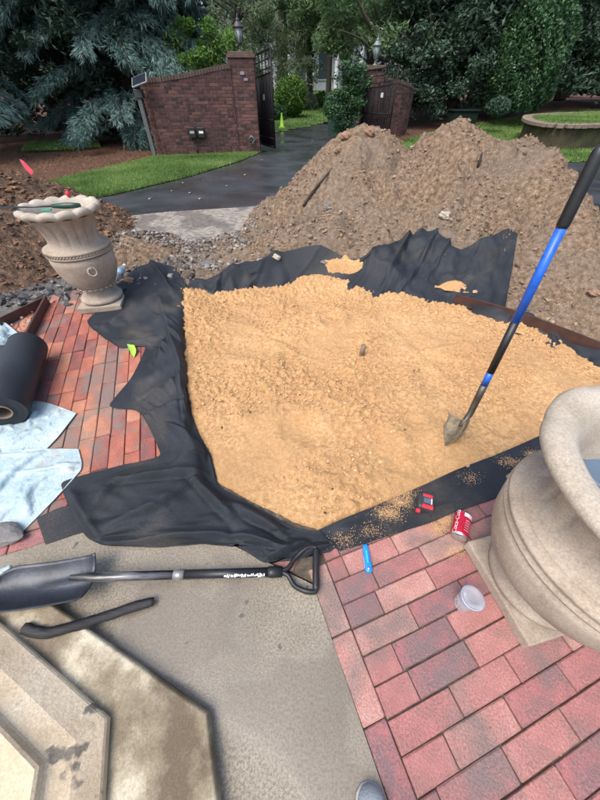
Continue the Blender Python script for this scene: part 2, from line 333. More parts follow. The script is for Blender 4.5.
cx = V[F].mean(1); F = F[inpoly(cx[:, 0], cx[:, 1], lawnF)]
tag(link('lawn', mesh_np('lawn', V, F, M['lawn'])), 'sloping lawn beyond the open gate', kind='structure')
blades('grass', lawnF, 30000, .08, 'grass on the lawn beyond the open gate', zf=far_z, z0=-.02, wid=.02)
# mulch bank behind
def bank_z(x, y):
    t = np.clip((y - 17.0) / 8, 0, 1) * np.clip((x - 3.0) / 5, 0, 1)
    return .9 * t * t * (3 - 2 * t) + .05 * fbm(x * .7, y * .7) * t
xs = np.linspace(2.5, 40, 150); ys = np.linspace(14, 42, 110); X, Y = np.meshgrid(xs, ys, indexing='ij')
Z = bank_z(X, Y) - .055 + .02 * np.clip(bank_z(X, Y) * 10, 0, 1)
tag(link('mulch_bank', mesh_np('mulch_bank', np.c_[X.ravel(), Y.ravel(), Z.ravel()], gridfaces(150, 110), M['mulch'], True)), 'bank of red brown pine straw mulch under the trees', kind='structure')

def hitb(px, py):
    d = ray(px, py); t = np.linspace(3, 60, 3000); x = d[0] * t; y = d[1] * t; z = HC + d[2] * t; h = np.maximum(bank_z(x, y), 0); i = int(np.argmax(z < h)) if (z < h).any() else len(t) - 1
    return (float(x[i]), float(y[i]), float(z[i]))
lawnR = [hitb(*p) for p in ((385, 146), (410, 138), (440, 129), (470, 124), (500, 119), (530, 114.5), (560, 111), (620, 108.5), (720, 110), (900, 155), (700, 158), (600, 160), (540, 162), (400, 170))]
xs = np.linspace(2, 34, 240); ys = np.linspace(8, 32, 200); X, Y = np.meshgrid(xs, ys, indexing='ij'); bz_ = bank_z(X, Y)
Z = np.where(bz_ > .002, bz_ - .012, -.02); F = gridfaces(240, 200); V = np.c_[X.ravel(), Y.ravel(), Z.ravel()]; cx = V[F].mean(1); F = F[inpoly(cx[:, 0], cx[:, 1], lawnR)]
tag(link('lawn', mesh_np('lawn', V, F, M['lawn'])), 'green lawn right of the gate below the retaining wall', kind='structure')
blades('grass', lawnR, 130000, .06, 'grass on the lawn right of the gate', zf=lambda x, y: bank_z(x, y), z0=-.02, wid=.018)

# curved retaining wall with brick coping and lawn on top
top_px = [(760, 117), (690, 119), (640, 122.5), (600, 125), (565, 125.5), (541, 123.5), (529, 120.2), (527, 117.5), (533, 115.4), (560, 113.8), (600, 112.4), (680, 112), (760, 112)]
zt = .55
rim = catmull([gp(x, y, zt)[:2] for x, y in top_px], 90)
rw = thing('retaining_wall', (float(rim[30][0]), float(rim[30][1]), 0), 'low curved mossy stone retaining wall with a pale brick coping around a raised lawn', 'retaining wall')
def offset_line(P, d):
    T = np.gradient(P, axis=0); T /= np.linalg.norm(T, axis=1)[:, None]; return P + np.c_[-T[:, 1], T[:, 0]] * d
inner = offset_line(rim, -.0)
mw = mat('moss_wall', [(.3, (.035, .028, .018)), (.5, (.075, .06, .035)), (.7, (.11, .12, .04))], scale=2.2, rough=.95, bump=1., bscale=14, bdist=.05, detail=10)
n = len(rim); V = np.concatenate([np.c_[rim, np.full(n, -.05)], np.c_[rim, np.full(n, zt - .06)]]); F = np.array([(i, i + 1, n + i + 1, n + i) for i in range(n - 1)])
link('wall_face', mesh_np('wall_face', V, F, mw), rw)
cop = MB()
capm = mat('coping', [(.3, (.14, .10, .08)), (.7, (.27, .21, .17))], scale=12, rough=.8)
seg = np.r_[0, np.cumsum(np.linalg.norm(np.diff(rim, axis=0), axis=1))]; Ltot = seg[-1]; s_ = 0; cnt = 0
cps = []
while s_ < Ltot - .2 and cnt < 200:
    s_ += .2; i = min(np.searchsorted(seg, s_), n - 1)
    p = rim[i - 1] + (rim[i] - rim[i - 1]) * ((s_ - seg[i - 1]) / (seg[i] - seg[i - 1] + 1e-9)); d = rim[i] - rim[i - 1]; cps.append((p, math.atan2(d[1], d[0]))); cnt += 1
bm_me = None
for p, a in cps:
    if bm_me is None:
        ob = MB().box((0, 0, 0), (.185, .32, .09), bev=.008).build('coping_brick', capm, None, (0, 0, 0)); bm_me = ob.data; ob.parent = rw
    else: ob = bpy.data.objects.new('coping_brick', bm_me); col.objects.link(ob); ob.parent = rw
    ob.location = Vector((p[0], p[1], zt - .012 + random.uniform(-.006, .006))) - rw.location; ob.rotation_euler = (0, 0, a)
itop = [tuple(p) + (0,) for p in rim]
sheet('raised_lawn', itop, zt - .05, M['lawn'], 'raised green lawn inside the curved retaining wall')
blades('grass', itop, 60000, .09, 'grass on the raised lawn inside the retaining wall', z0=zt - .05, wid=.016)

# ------------------------------------------------------------------ mounds
def cone(x, y, px, py, h, sl, ex=1., ey=1., soft=.12):
    d = np.sqrt(((x - px) * ex) ** 2 + ((y - py) * ey) ** 2 + soft ** 2) - soft
    return h - sl * d
def smax(a, b, k=.08):
    hh = np.clip(.5 + .5 * (a - b) / k, 0, 1); return b + (a - b) * hh + k * hh * (1 - hh)
def P3(x, y, Y): q = pd(x, y, Y); return q
PEAKS = [(P3(348, 134, 4.5), .70, 1.35, .85), (P3(372, 130, 4.6), .70, 1.2, .85), (P3(360, 131, 4.5), .66, 1.1, .85), (P3(385, 137, 4.5), .66, 1.1, .85), (P3(407, 152, 4.4), .5, 1, .9), (P3(432, 141, 4.3), .72, 1.1, .85), (P3(450, 131, 4.3), .7, 1.1, .85), (P3(464, 125, 4.35), .70, 1.1, .85), (P3(480, 134, 4.25), .66, 1.1, .85),
         (P3(500, 146, 4.1), .55, 1, 1), (P3(528, 139, 4.0), .74, 1.2, .8), (P3(548, 146, 3.8), .78, 1.25, .8), (P3(575, 222, 3.1), .50, 1, 1), (P3(630, 262, 2.6), .45, 1, 1),
         (P3(330, 215, 3.3), .4, 1, 1)]
def mound_base(x, y):
    h = np.full(np.shape(x), -.4)
    for (q, sl, ex, ey) in PEAKS: h = smax(h, cone(x, y, q[0], q[1], q[2] - .02, sl, ex, ey), .10)
    # low rubble west of it
    for (px_, py_, hh, sl) in ((148, 264, .17, .36), (243, 264, .17, .26), (190, 280, .07, .12), (285, 255, .16, .2), (225, 268, .12, .15), (130, 250, .16, .35)):
        q = gp(px_, py_, .0); h = smax(h, cone(x, y, q[0], q[1], hh, sl, 1, 1, .1), .06)
    return h
def mound_z(x, y):
    x = np.asarray(x, float); y = np.asarray(y, float)
    h = mound_base(x, y); up = np.clip(h * 4 + .3, 0, 1)
    n1 = fbm(x * 2.1, y * 2.1, 3) * .075 + (np.abs(perlin(x * 4 + 3, y * 4)) - .2) * .09 + (np.abs(perlin(x * 9 + 3, y * 9)) - .2) * .03
    return h + (n1) * up
def mound_detail(x, y):
    return (fbm(x * 9, y * 9, 4, .65) * .032 + np.abs(fbm(x * 20, y * 20, 3, .7)) * .034) * np.clip(.75 + 1.2 * fbm(x * .9 + 3, y * .9, 2), .2, 1.4)
# fabric bed keeps the mound out of the pit
PIT = [gp(*p)[:2] for p in ((178, 296), (232, 294), (285, 288), (330, 279), (350, 288), (375, 296), (420, 303), (470, 312), (520, 324), (570, 346), (640, 384), (590, 432), (540, 455), (475, 482), (405, 513), (325, 541), (288, 534), (245, 514), (205, 490), (198, 455), (182, 425), (176, 380), (176, 330))]
def pit_clip(x, y):
    """signed-ish distance south-west of the back edge of the pit: positive = behind the edging (mound side)"""
    pts = [gp(*p)[:2] for p in ((60, 300), (184, 296), (285, 281), (345, 285))] + [gp(*p, .09)[:2] for p in ((455, 297), (500, 309), (530, 319), (570, 334), (610, 350), (680, 378), (820, 430))]
    d = np.full(np.shape(x), 9.); 
    for a, b in zip(pts, pts[1:]):
        ax, ay = a; bx, by = b; ex, ey = bx - ax, by - ay; L = math.hypot(ex, ey)
        t = np.clip(((x - ax) * ex + (y - ay) * ey) / L ** 2, 0, 1); dx = x - ax - t * ex; dy = y - ay - t * ey
        s = np.sign(ex * (y - ay) - ey * (x - ax)); dd = np.hypot(dx, dy) * s
        d = np.where(np.abs(dd) < np.abs(d), dd, d)
    return d
def mound_full(x, y):
    h = mound_z(x, y); d = pit_clip(x, y)
    return np.minimum(h, .09 + np.clip(d, -1, 9) * 1.5)
st = .0165
xs = np.arange(-2.1, 6.2, st); ys = np.arange(1.3, 6.4, st); X, Y = np.meshgrid(xs, ys, indexing='ij')
Zb = mound_full(X, Y); Z = Zb + mound_detail(X, Y) * np.clip(Zb * 8 + .3, 0, 1)
D = pit_clip(X, Y)
F = gridfaces(len(xs), len(ys)); fz = Z.ravel()[F].max(1); fd = D.ravel()[F].min(1); keep = (fz > -.045) & (fd > -.012); F = F[keep]
used = np.unique(F); mp = np.full(X.size, -1); mp[used] = np.arange(len(used))
V = np.c_[X.ravel(), Y.ravel(), Z.ravel()][used]
dm = link('dirt_mound', mesh_np('dirt_mound', V, mp[F], M['soil'], True)); tag(dm, 'long grey brown mound of dug soil heaped behind the sand pit', 'dirt pile')
# left brown pile
LP = [(-4.05, 4.0, .85, .5), (-4.8, 4.3, 1.0, .5), (-3.75, 3.95, .48, .45)]
def pile_z(x, y):
    h = np.full(np.shape(x), -.4)
    for a, b, c, s in LP: h = smax(h, cone(x, y, a, b, c, s, 1, 1), .1)
    return h + fbm(x * 2.5, y * 2.5, 3) * .06 * np.clip(h * 4 + .3, 0, 1)
xs = np.arange(-7, -1.7, .022); ys = np.arange(2, 6.5, .022); X, Y = np.meshgrid(xs, ys, indexing='ij')
Z = pile_z(X, Y); Z = Z + mound_detail(X, Y) * 1.3 * np.clip(Z * 8 + .3, 0, 1); F = gridfaces(len(xs), len(ys)); F = F[Z.ravel()[F].max(1) > -.045]
used = np.unique(F); mp = np.full(X.size, -1); mp[used] = np.arange(len(used))
lp = link('dirt_mound', mesh_np('dirt_mound', np.c_[X.ravel(), Y.ravel(), Z.ravel()][used], mp[F], M['soil_red'], True)); tag(lp, 'reddish brown pile of soil and bark behind the left stone urn', 'dirt pile')

# clods: small irregular stones, joined
def ico(sub=0):
    bm = bmesh.new(); bmesh.ops.create_icosphere(bm, subdivisions=1, radius=1); v = np.array([x.co[:] for x in bm.verts]); f = np.array([[q.index for q in p.verts] for p in bm.faces]); bm.free(); return v, f
IV, IF = ico()
def stones(name, pos, size, m, label=None, parent=None, squash=.7, sink=.2, kind='stuff', bias=0.):
    n = len(pos); k = len(IV)
    V = IV[None] * (1 + rng.uniform(-.32, .32, (n, k, 1))) * rng.uniform(.6, 1.3, (n, 1, 3))
    a = rng.uniform(0, 2 * np.pi, n); c, s = np.cos(a), np.sin(a)
    x = V[..., 0] * c[:, None] - V[..., 1] * s[:, None]; y = V[..., 0] * s[:, None] + V[..., 1] * c[:, None]
    V = np.stack([x, y, V[..., 2] * squash], -1) * size[:, None, None]
    V = V + pos[:, None, :]; V[..., 2] += (size * (.5 - sink))[:, None] * squash
    F = (IF[None] + (np.arange(n) * k)[:, None, None]).reshape(-1, 3)
    var = np.repeat(np.clip(rng.beta(2, 2.2, n) + bias, 0, 1), len(IF))
    o = link(name, mesh_np(name, V.reshape(-1, 3), F, m, False, var), parent)
    if kind: tag(o, label, kind=kind)
    return o
def scatter(n, x0, x1, y0, y1, zf, ok, sz, pw=2.2):
    q = np.c_[rng.uniform(x0, x1, n), rng.uniform(y0, y1, n)]; z = zf(q[:, 0], q[:, 1]); k = ok(q[:, 0], q[:, 1], z); q = q[k]; z = z[k]
    s = sz[0] + (sz[1] - sz[0]) * rng.random(len(q)) ** (pw * 2.2)
    return np.c_[q, z + .003], s
def mok(x, y, z): return (z > -.02) & (pit_clip(x, y) > .1)
def mfz(x, y): zb = mound_full(x, y); return zb + mound_detail(x, y) * np.clip(zb * 8 + .3, 0, 1)
p, s = scatter(80000, -.9, 5.6, 1.4, 5.8, mfz, lambda x, y, z: mok(x, y, z) & (fbm(x * 1.5, y * 1.5, 3) + rng.normal(0, .35, len(x)) > .05), (.0025, .022), 4.6)
stones('clods', p, s, M['clod'], 'loose clods and small stones on the big dirt mound')
p, s = scatter(26000, -2.1, .5, 2.3, 4.4, mfz, lambda x, y, z: mok(x, y, z) & (z < .24 + rng.normal(0, .05, len(x))) & (x < .1 + rng.normal(0, .2, len(x))) & (fbm(x * 2, y * 2, 3) + rng.normal(0, .35, len(x)) > -.1), (.004, .03), 3)
stones('rubble', p, s, M['clod_grey'], 'grey rubble and gravel between driveway and sand pit')
p, s = scatter(16000, -6.5, -2.2, 2.2, 5.6, lambda x, y: pile_z(x, y) + mound_detail(x, y), lambda x, y, z: z > -.02, (.005, .034))
stones('bark_chips', p, s, M['clod_red'], 'loose brown bark and clods on the left soil pile', squash=.5)
p, s = scatter(1500, -3.6, -1.5, 2.35, 3.6, lambda x, y: 0 * x - .02, lambda x, y, z: (pile_z(x, y) < 0) & (mound_z(x, y) < 0), (.006, .05), 3)
stones('wet_rubble', p, s, mat('wet_stone', [(0, (.02, .02, .022)), (.6, (.07, .07, .072)), (1, (.2, .18, .16))], scale=30, rough=.3, attr='var'), 'dark wet stones on the muddy ground beside the left urn')

def hitm(px, py, lift=0., zf=mound_full):
    """first point of the pixel's ray on the mound / ground"""
    d = ray(px, py); t = np.linspace(.8, 9, 1600); x = d[0] * t; y = d[1] * t; z = HC + d[2] * t
    h = np.maximum(zf(x, y), 0) + lift; i = int(np.argmax(z < h)); i = i if (z < h).any() else len(t) - 1
    return (float(x[i]), float(y[i]), float(z[i]))

def rock(name, loc, size, m, label, seed=0, squash=.75, cat='rock'):
    r_ = np.random.default_rng(seed); bm = bmesh.new(); bmesh.ops.create_icosphere(bm, subdivisions=3, radius=1)
    for v in bm.verts:
        c = v.co; k = 1 + .22 * math.sin(c.x * 2.7 + seed) * math.cos(c.y * 3.1 + seed * 2) + .10 * math.sin(c.z * 6 + c.x * 5 + seed) + r_.uniform(-.05, .05)
        v.co = Vector((c.x * k * size[0], c.y * k * size[1], c.z * k * size[2] * squash)) + Vector(loc)
    me = bpy.data.meshes.new(name); bm.to_mesh(me); bm.free(); me.materials.append(m)
    return tag(link(name, me), label, cat)
m_pale = mat('pale_rock', [(.3, (.30, .26, .2)), (.7, (.55, .5, .42))], scale=20, rough=.85, bump=.8, bscale=60)
m_red = mat('red_clay', [(.3, (.20, .115, .07)), (.7, (.38, .24, .165))], scale=14, rough=.9, bump=.8, bscale=50)
m_grey = mat('grey_rock', [(.3, (.09, .09, .09)), (.7, (.22, .21, .2))], scale=14, rough=.6, bump=.6, bscale=50)
rock('rock', hitm(445, 215, .02), (.045, .045, .045), m_pale, 'single pale stone in the middle of the mound face', 1)
rock('clay_lump', hitm(345, 136, .03), (.055, .05, .05), m_red, 'orange clay lump on the left summit of the mound', 2, cat='clay lump')
rock('clay_lump', hitm(370, 132, .03), (.06, .055, .05), m_red, 'orange clay lump just left of the right gate on the mound top', 5, cat='clay lump')
rock('clay_lump', hitm(337, 150, .02), (.04, .035, .035), m_red, 'small orange clay lump on the left shoulder of the mound', 6, cat='clay lump')
rock('rock', hitm(206, 264, .015), (.06, .05, .04), m_grey, 'dark grey stone in the rubble behind the black fabric', 8)
rock('rock', hitm(276, 257, .02), (.045, .04, .035), m_pale, 'tan stone lying just above the back fabric edge', 9)
rock('rock', hitm(325, 262, .02), (.04, .03, .025), m_grey, 'small grey stone beside the sand spilled on the back fabric', 10)
rock('rock', hitm(594, 293, .02), (.05, .04, .03), m_red, 'pinkish stone at the right edge of the mound', 11)
a = Vector(hitm(303, 206, .02)); b = Vector(hitm(332, 167, .03))
tag(MB().tube([a + (b - a) * t + Vector((0, 0, .01 * math.sin(t * 5))) for t in np.linspace(0, 1, 8)], [.012, .014, .014, .013, .014, .012, .011, .008], 7).build('root_stick', M['bark']), 'long bare root lying on the left slope of the mound', 'stick')
a = Vector(hitm(327, 208, .01)); b = Vector(hitm(337, 198, .015))
rock('rock', tuple(a), (.035, .05, .05), m_grey, 'flat dark stone half buried below the root on the mound', 13)
a = Vector(hitm(477, 168, .0)); 
tag(MB().tube([a, a + Vector((.005, 0, .06)), a + Vector((0, .005, .12))], [.014, .013, .008], 7).build('stub', M['bark']), 'short dark root stub sticking up near the mound summit', 'stick')

# ------------------------------------------------------------------ patio bricks
GA = R(20); U = np.array([math.cos(GA), math.sin(GA)]); W = np.array([U[1], -U[0]])      # U along right courses, W towards the camera
ROW, LEN, GAP = .0763, .2238, .0036
O_ = np.array(gp(333.75, 582.5)[:2])        # on the line between border row and right field
o_pos = lambda i, j: O_ + W * ROW * i + U * ROW * j
BL1 = (np.array([-.924, .484]))
conc = [tuple(BL1 + U * -1.6), tuple(BL1 + U * .30), (.068 - .92 * .02, .284 + .39 * .02)]
bl = O_ - U * ROW                            # left line of the border row
conc = [tuple(BL1 - U * 2.0), tuple(BL1 + U * .2985), tuple(bl - W * .02), tuple(bl + W * 1.4), (-2.6, -1.4)]
MB().prism(conc, -.2, .0).build('concrete_landing', M['concrete'])
tag(bpy.data.objects['concrete_landing'], 'wet speckled concrete landing in the foreground', kind='structure')
pav = sheet('brick_paving', [tuple(BL1 - U * 2.2), tuple(BL1 + U * .2985), tuple(bl - W * .03), tuple(bl + W * 1.4), (2.6, -1.2), (2.8, 2.2), gp(330, 540)[:2], gp(185, 300)[:2], gp(95, 291)[:2], gp(48, 299)[:2], (-2.9, 1.6)], -.010, M['mortar'], 'red brick patio paving with dark joints')
def brick_mesh(seed):
    r_ = random.Random(seed); bm = bmesh.new(); q = .004
    L_, W_ = LEN - GAP, ROW - GAP
    def ring(dx, dy, z, j): return [bm.verts.new((sx * (L_ / 2 - dx) + r_.uniform(-j, j), sy * (W_ / 2 - dy) + r_.uniform(-j, j), z + r_.uniform(-j, j) * .5)) for sx, sy in ((-1, -1), (1, -1), (1, 1), (-1, 1))]
    def ring8(ins, z, j):
        c = .0012 + r_.uniform(0, .003); pts = []
        for sx, sy in ((-1, -1), (1, -1), (1, 1), (-1, 1)):
            X_, Y_ = L_ / 2 - ins, W_ / 2 - ins
            a_ = (sx * (X_ - c), sy * Y_); b_ = (sx * X_, sy * (Y_ - c))
            if sx * sy > 0: a_, b_ = b_, a_
            for t in (a_, b_): pts.append(bm.verts.new((t[0] + r_.uniform(-j, j), t[1] + r_.uniform(-j, j), z)))
        return pts
    r0 = ring8(0, -.045, 0); r1 = ring8(0, -.003, .0011); r2 = ring8(.0025, 0, .0008)
    for a_, b_ in ((r0, r1), (r1, r2)):
        for i in range(8): bm.faces.new((a_[i], a_[(i + 1) % 8], b_[(i + 1) % 8], b_[i]))
    bm.faces.new(r2)
    bmesh.ops.recalc_face_normals(bm, faces=bm.faces)
    me = bpy.data.meshes.new('brick'); bm.to_mesh(me); bm.free(); me.materials.append(M['brick']); return me
BM = [brick_mesh(k) for k in range(12)]; BML = [brick_mesh(k) for k in range(20, 32)]
for me_ in BML: me_.materials.clear(); me_.materials.append(M['brick_red'])
nb = 0; PO = pav.location
def brick(c, ang, sx=1., pool=None):
    global nb
    dz = c[1] * CC + HC * SS; qx = 300 + 300 * c[0] / dz; qy = 400 + 300 * (HC * CC - c[1] * SS) / dz
    if qx < -45 or qx > 660 or qy > 850 or nb >= 300: return
    o = bpy.data.objects.new('brick', random.choice(pool or BM)); col.objects.link(o); o.parent = pav
    o.location = (c[0] - PO[0], c[1] - PO[1], random.uniform(-.0035, .0015) - PO[2])
    o.rotation_euler = (random.uniform(-.016, .016), random.uniform(-.008, .008), ang + random.choice((0, math.pi)) + random.uniform(-.008, .008)); o.scale = (sx, 1, 1); nb += 1
WA = math.atan2(W[1], W[0])
# border row beside the concrete
for k in range(-1, 5): 
    c = o_pos(5.1 - 3 * 3 + 1.47 + 2.93 * k, -.5)
    if c @ W > (bl @ W) - .08: brick(c, WA)
# right field
pit_block = [gp(*p)[:2] for p in ((300, 525), (330, 538), (400, 512), (450, 492), (545, 448), (700, 370), (700, 130), (150, 250), (205, 430))]
offs = {0: -.9, 1: -1.2, 2: 0, 3: -1.5, 4: -1.35, 5: -.05, 6: -1.1, 7: -2.2, 8: -.7}
for i in range(-9, 14):
    off = offs.get(i, random.uniform(-2.6, 0)); j = off - (0 if off else 0)
    while j < 24:
        a_, b_ = j, j + 2.933; aa = max(a_, 0)
        if b_ - aa > .25:
            c = o_pos(i + .5, (aa + b_) / 2)
            if not inpoly(c[0], c[1], pit_block) and c[0] < 2.0 and c[1] > -.45 and c[0] - .9 * c[1] > -.55 and (c[1] > -.2 or c[0] < 1.1):
                q_ = (b_ - aa) * ROW / LEN
                brick(c, GA, min(1, q_) if q_ > .93 else (( (b_ - aa) * ROW - GAP) / (LEN - GAP)))
        j += 2.933
# left field, courses run towards the urn; a border row along the concrete
for k in range(0, 9):
    c = BL1 + U * (.06 - .2238 * k) - W * ROW * .5; brick(c, GA)
for k in range(0, 2):
    d = np.array([.92, -.39]); brick(np.array([-.245, .416]) + d * (.1 - .2238 * (k - .1)) + np.array([.39, .92]) * .042, math.atan2(-.39, .92))
left_poly = [gp(*p)[:2] for p in ((47, 299), (95, 291), (150, 285), (150, 330), (165, 400), (172, 452), (150, 500), (240, 540))] + [tuple(BL1 + U * .25 - W * ROW), tuple(BL1 - U * 2.1 - W * ROW), tuple(np.array(gp(18, 335)[:2]) - U * .25)]
for jj in range(-26, 16):
    off = random.uniform(0, 1)
    for ii in range(-1, 16):
        base = BL1 - W * (ROW * 1.0)
        y0 = (off + ii - 1) * LEN; y1 = y0 + LEN; yy0 = max(y0, 0)
        if y1 - yy0 < .03: continue
        c = base + U * (jj + .5) * ROW - W * (yy0 + y1) / 2
        if inpoly(c[0], c[1], left_poly) and c[1] > .25:
            brick(c, WA, ((y1 - yy0) - GAP) / (LEN - GAP), BML)
print('BRICKS', nb)

# ------------------------------------------------------------------ sand
def sand_z(x, y):
    d = pit_clip(x, y)
    b = .012 + .03 * np.clip((y - .6) / 1.6, 0, 1)
    z = b + fbm(x * 1.5 + 4, y * 1.5, 2) * .036 + fbm(x * 3.6, y * 3.6, 3) * .018 - .016 * np.abs(perlin(x * 2.2 + y * 1.1 + 5, y * 4.4))
    cl = np.abs(fbm(x * 13, y * 13, 4, .72)) * .018 * np.clip(.75 + 1.5 * fbm(x * 1.8, y * 1.8 + 9, 2) + (y - 1.2) * .5, .12, 1.8)
    z = z + cl
    for (px_, py_, r_, dp) in ((300, 430, .09, .012), (345, 385, .08, .010), (290, 360, .07, .010), (500, 420, .07, .022), (380, 450, .1, .012), (330, 320, .08, .02), (430, 380, .09, .012), (255, 400, .08, .012)):
        q = gp(px_, py_, .03); dd = np.hypot(x - q[0], (y - q[1]) * .8) / r_
        z = z - dp * 1.7 * np.exp(-dd ** 2 * 1.2) + dp * .8 * np.exp(-(dd - 1.4) ** 2 * 6)
    for (a_, b_, w_, h_) in (((270, 340), (350, 370), .03, .014), ((300, 350), (340, 400), .03, -.014), ((395, 330), (470, 400), .035, .012), ((480, 395), (520, 412), .03, -.014), ((230, 470), (320, 500), .035, .012), ((250, 330), (310, 345), .03, -.012), ((350, 440), (420, 420), .03, -.012), ((430, 350), (500, 345), .04, .014)):
        a_ = gp(*a_, .04); b_ = gp(*b_, .04); ex, ey = b_[0] - a_[0], b_[1] - a_[1]; t_ = np.clip(((x - a_[0]) * ex + (y - a_[1]) * ey) / (ex * ex + ey * ey), 0, 1); dd = np.hypot(x - a_[0] - t_ * ex, y - a_[1] - t_ * ey) + perlin(x * 6, y * 6) * .02; z = z + h_ * np.exp(-(dd / w_) ** 2)
    z = .002 + np.log1p(np.exp((z - .002) * 150)) / 150
    q = gp(345, 283, .05); z = z + .05 * np.exp(-((x - q[0]) / .35) ** 2 - ((y - q[1]) / .15) ** 2)
    return z
_pc = np.array(PIT).mean(0); PIT_IN = [tuple(_pc + (np.array(q) - _pc) * .92) for q in PIT]
xs = np.arange(-1.25, 2.7, .0085); ys = np.arange(.42, 3.0, .0085); X, Y = np.meshgrid(xs, ys, indexing='ij'); Z = sand_z(X, Y) + fbm(X * 45, Y * 45, 2) * .003
dp_ = np.full(X.shape, 9.)
for a_, b_ in zip(PIT, PIT[1:] + PIT[:1]):
    ex, ey = b_[0] - a_[0], b_[1] - a_[1]; t_ = np.clip(((X - a_[0]) * ex + (Y - a_[1]) * ey) / (ex * ex + ey * ey), 0, 1); dp_ = np.minimum(dp_, np.hypot(X - a_[0] - t_ * ex, Y - a_[1] - t_ * ey))
PD = dp_; Z = Z - .10 * np.clip(1 - dp_ / .085, 0, 1) ** 1.5 * np.clip((1.75 - Y) * 5, 0, 1)
F = gridfaces(len(xs), len(ys)); V = np.c_[X.ravel(), Y.ravel(), Z.ravel()]; cc = V[F].mean(1); F = F[inpoly(cc[:, 0], cc[:, 1], PIT)]
used = np.unique(F); mp = np.full(X.size, -1); mp[used] = np.arange(len(used))
sd_o = link('sand_bed', mesh_np('sand_bed', V[used], mp[F], M['sand'], True)); tag(sd_o, 'bed of golden builders sand filling the fabric lined pit', kind='structure')
p, s = scatter(70000, -1.1, 2.5, .45, 2.4, sand_z, lambda x, y, z: inpoly(x, y, PIT_IN) & (1.4 * fbm(x * 1.8, y * 1.8 + 9, 2) + (y - 1.3) * .35 + rng.normal(0, .22, len(x)) > .02), (.0012, .0085), 3.2)
stones('sand_crumbs', p, s, M['sandclod'], 'small crumbs of damp sand on the sand bed', squash=.8)
p = np.array([gp(*q, .04) for q in ((222, 428), (350, 408), (332, 490), (325, 513), (419, 370), (414, 371), (300, 395), (250, 412), (405, 430), (533, 340))]); 
stones('debris', p, np.full(len(p), .007), mat('debris', [(0, (.02, .015, .01)), (1, (.07, .05, .03))], attr='var'), 'dark bits of leaf and twig on the sand')

# ------------------------------------------------------------------ landscape fabric
fold_rng = np.random.default_rng(5)
def cloth(name, rows, nu, nv, label, folds=(), crease=.012, cs=9., parent=None, thick=.0022, m=None, cat='landscape fabric', edge=.006, aniso=(1., 1.), under=None, wave=(.055, .017), slack=(.04, .02), post=1.35):
    P = np.asarray(rows, float); Q = cl2(P, nu); Q = cl2(Q.transpose(1, 0, 2), nv).transpose(1, 0, 2)
    Lu = np.linalg.norm(np.diff(Q, axis=0), axis=-1).sum(0).mean(); Lv = np.linalg.norm(np.diff(Q, axis=1), axis=-1).sum(1).mean(); sd_ = abs(hash(len(label))) % 1000
    c1u, c1v = max(6, int(Lu / wave[0])), max(5, int(Lv / wave[0])); ug = under or under_g
    A = resample(Q, c1u, c1v)
    for (a, b, w, hh) in folds:
        a = gp(a[0], a[1], .05); b = gp(b[0], b[1], .05); ex, ey = b[0] - a[0], b[1] - a[1]; L = math.hypot(ex, ey); x, y = A[..., 0], A[..., 1]
        t = np.clip(((x - a[0]) * ex + (y - a[1]) * ey) / L ** 2, 0, 1); dd = np.hypot(x - a[0] - t * ex, y - a[1] - t * ey); A[..., 2] += hh * .8 * np.exp(-(dd / w) ** 1.3) * np.sin(np.pi * np.clip(t * .8 + .1, 0, 1))
    A = relax(A, ug, slack[0], 140, .25, sd_, .25)
    c2u, c2v = max(10, int(Lu / wave[1])), max(8, int(Lv / wave[1]))
    A = relax(resample(A, c2u, c2v), ug, slack[1], 90, .18, sd_ + 1, .3)
    Q = resample(A, min(nu, c2u * 2), min(nv, c2v * 2)); nu, nv = Q.shape[:2]; x, y, z = Q[..., 0], Q[..., 1], Q[..., 2]
    for (a, b, w, hh) in folds:
        a = gp(a[0], a[1], .05); b = gp(b[0], b[1], .05); ex, ey = b[0] - a[0], b[1] - a[1]; L = math.hypot(ex, ey); wob = perlin(x * 7, y * 7) * .012
        t = np.clip(((x - a[0]) * ex + (y - a[1]) * ey) / L ** 2, 0, 1); sdist = ((x - a[0]) * ey - (y - a[1]) * ex) / L + wob; dd = np.hypot(x - a[0] - t * ex, y - a[1] - t * ey); dd = np.maximum(dd, np.abs(sdist)) + np.maximum(dd - np.abs(sdist - wob), 0)
        z = z + hh * post * (np.exp(-dd / (w * .75)) - .5 * np.exp(-((sdist - w * 1.3) / (w * .6)) ** 2) * (dd < w * 4)) * np.sin(np.pi * np.clip(t * .7 + .15, 0, 1))
    if under is not None: z = np.maximum(z, under(x, y) + .003)
    V = np.stack([x, y, z], -1).reshape(-1, 3)
    me = mesh_np(name, V, gridfaces(nu, nv), m or M['fabric'], True)
    o = link(name, me, parent)
    if me.polygons[0].normal.z < 0: me.flip_normals()
    md = o.modifiers.new('t', 'SOLIDIFY'); md.thickness = thick; md.offset = 0
    if parent is None: tag(o, label, cat)
    return o
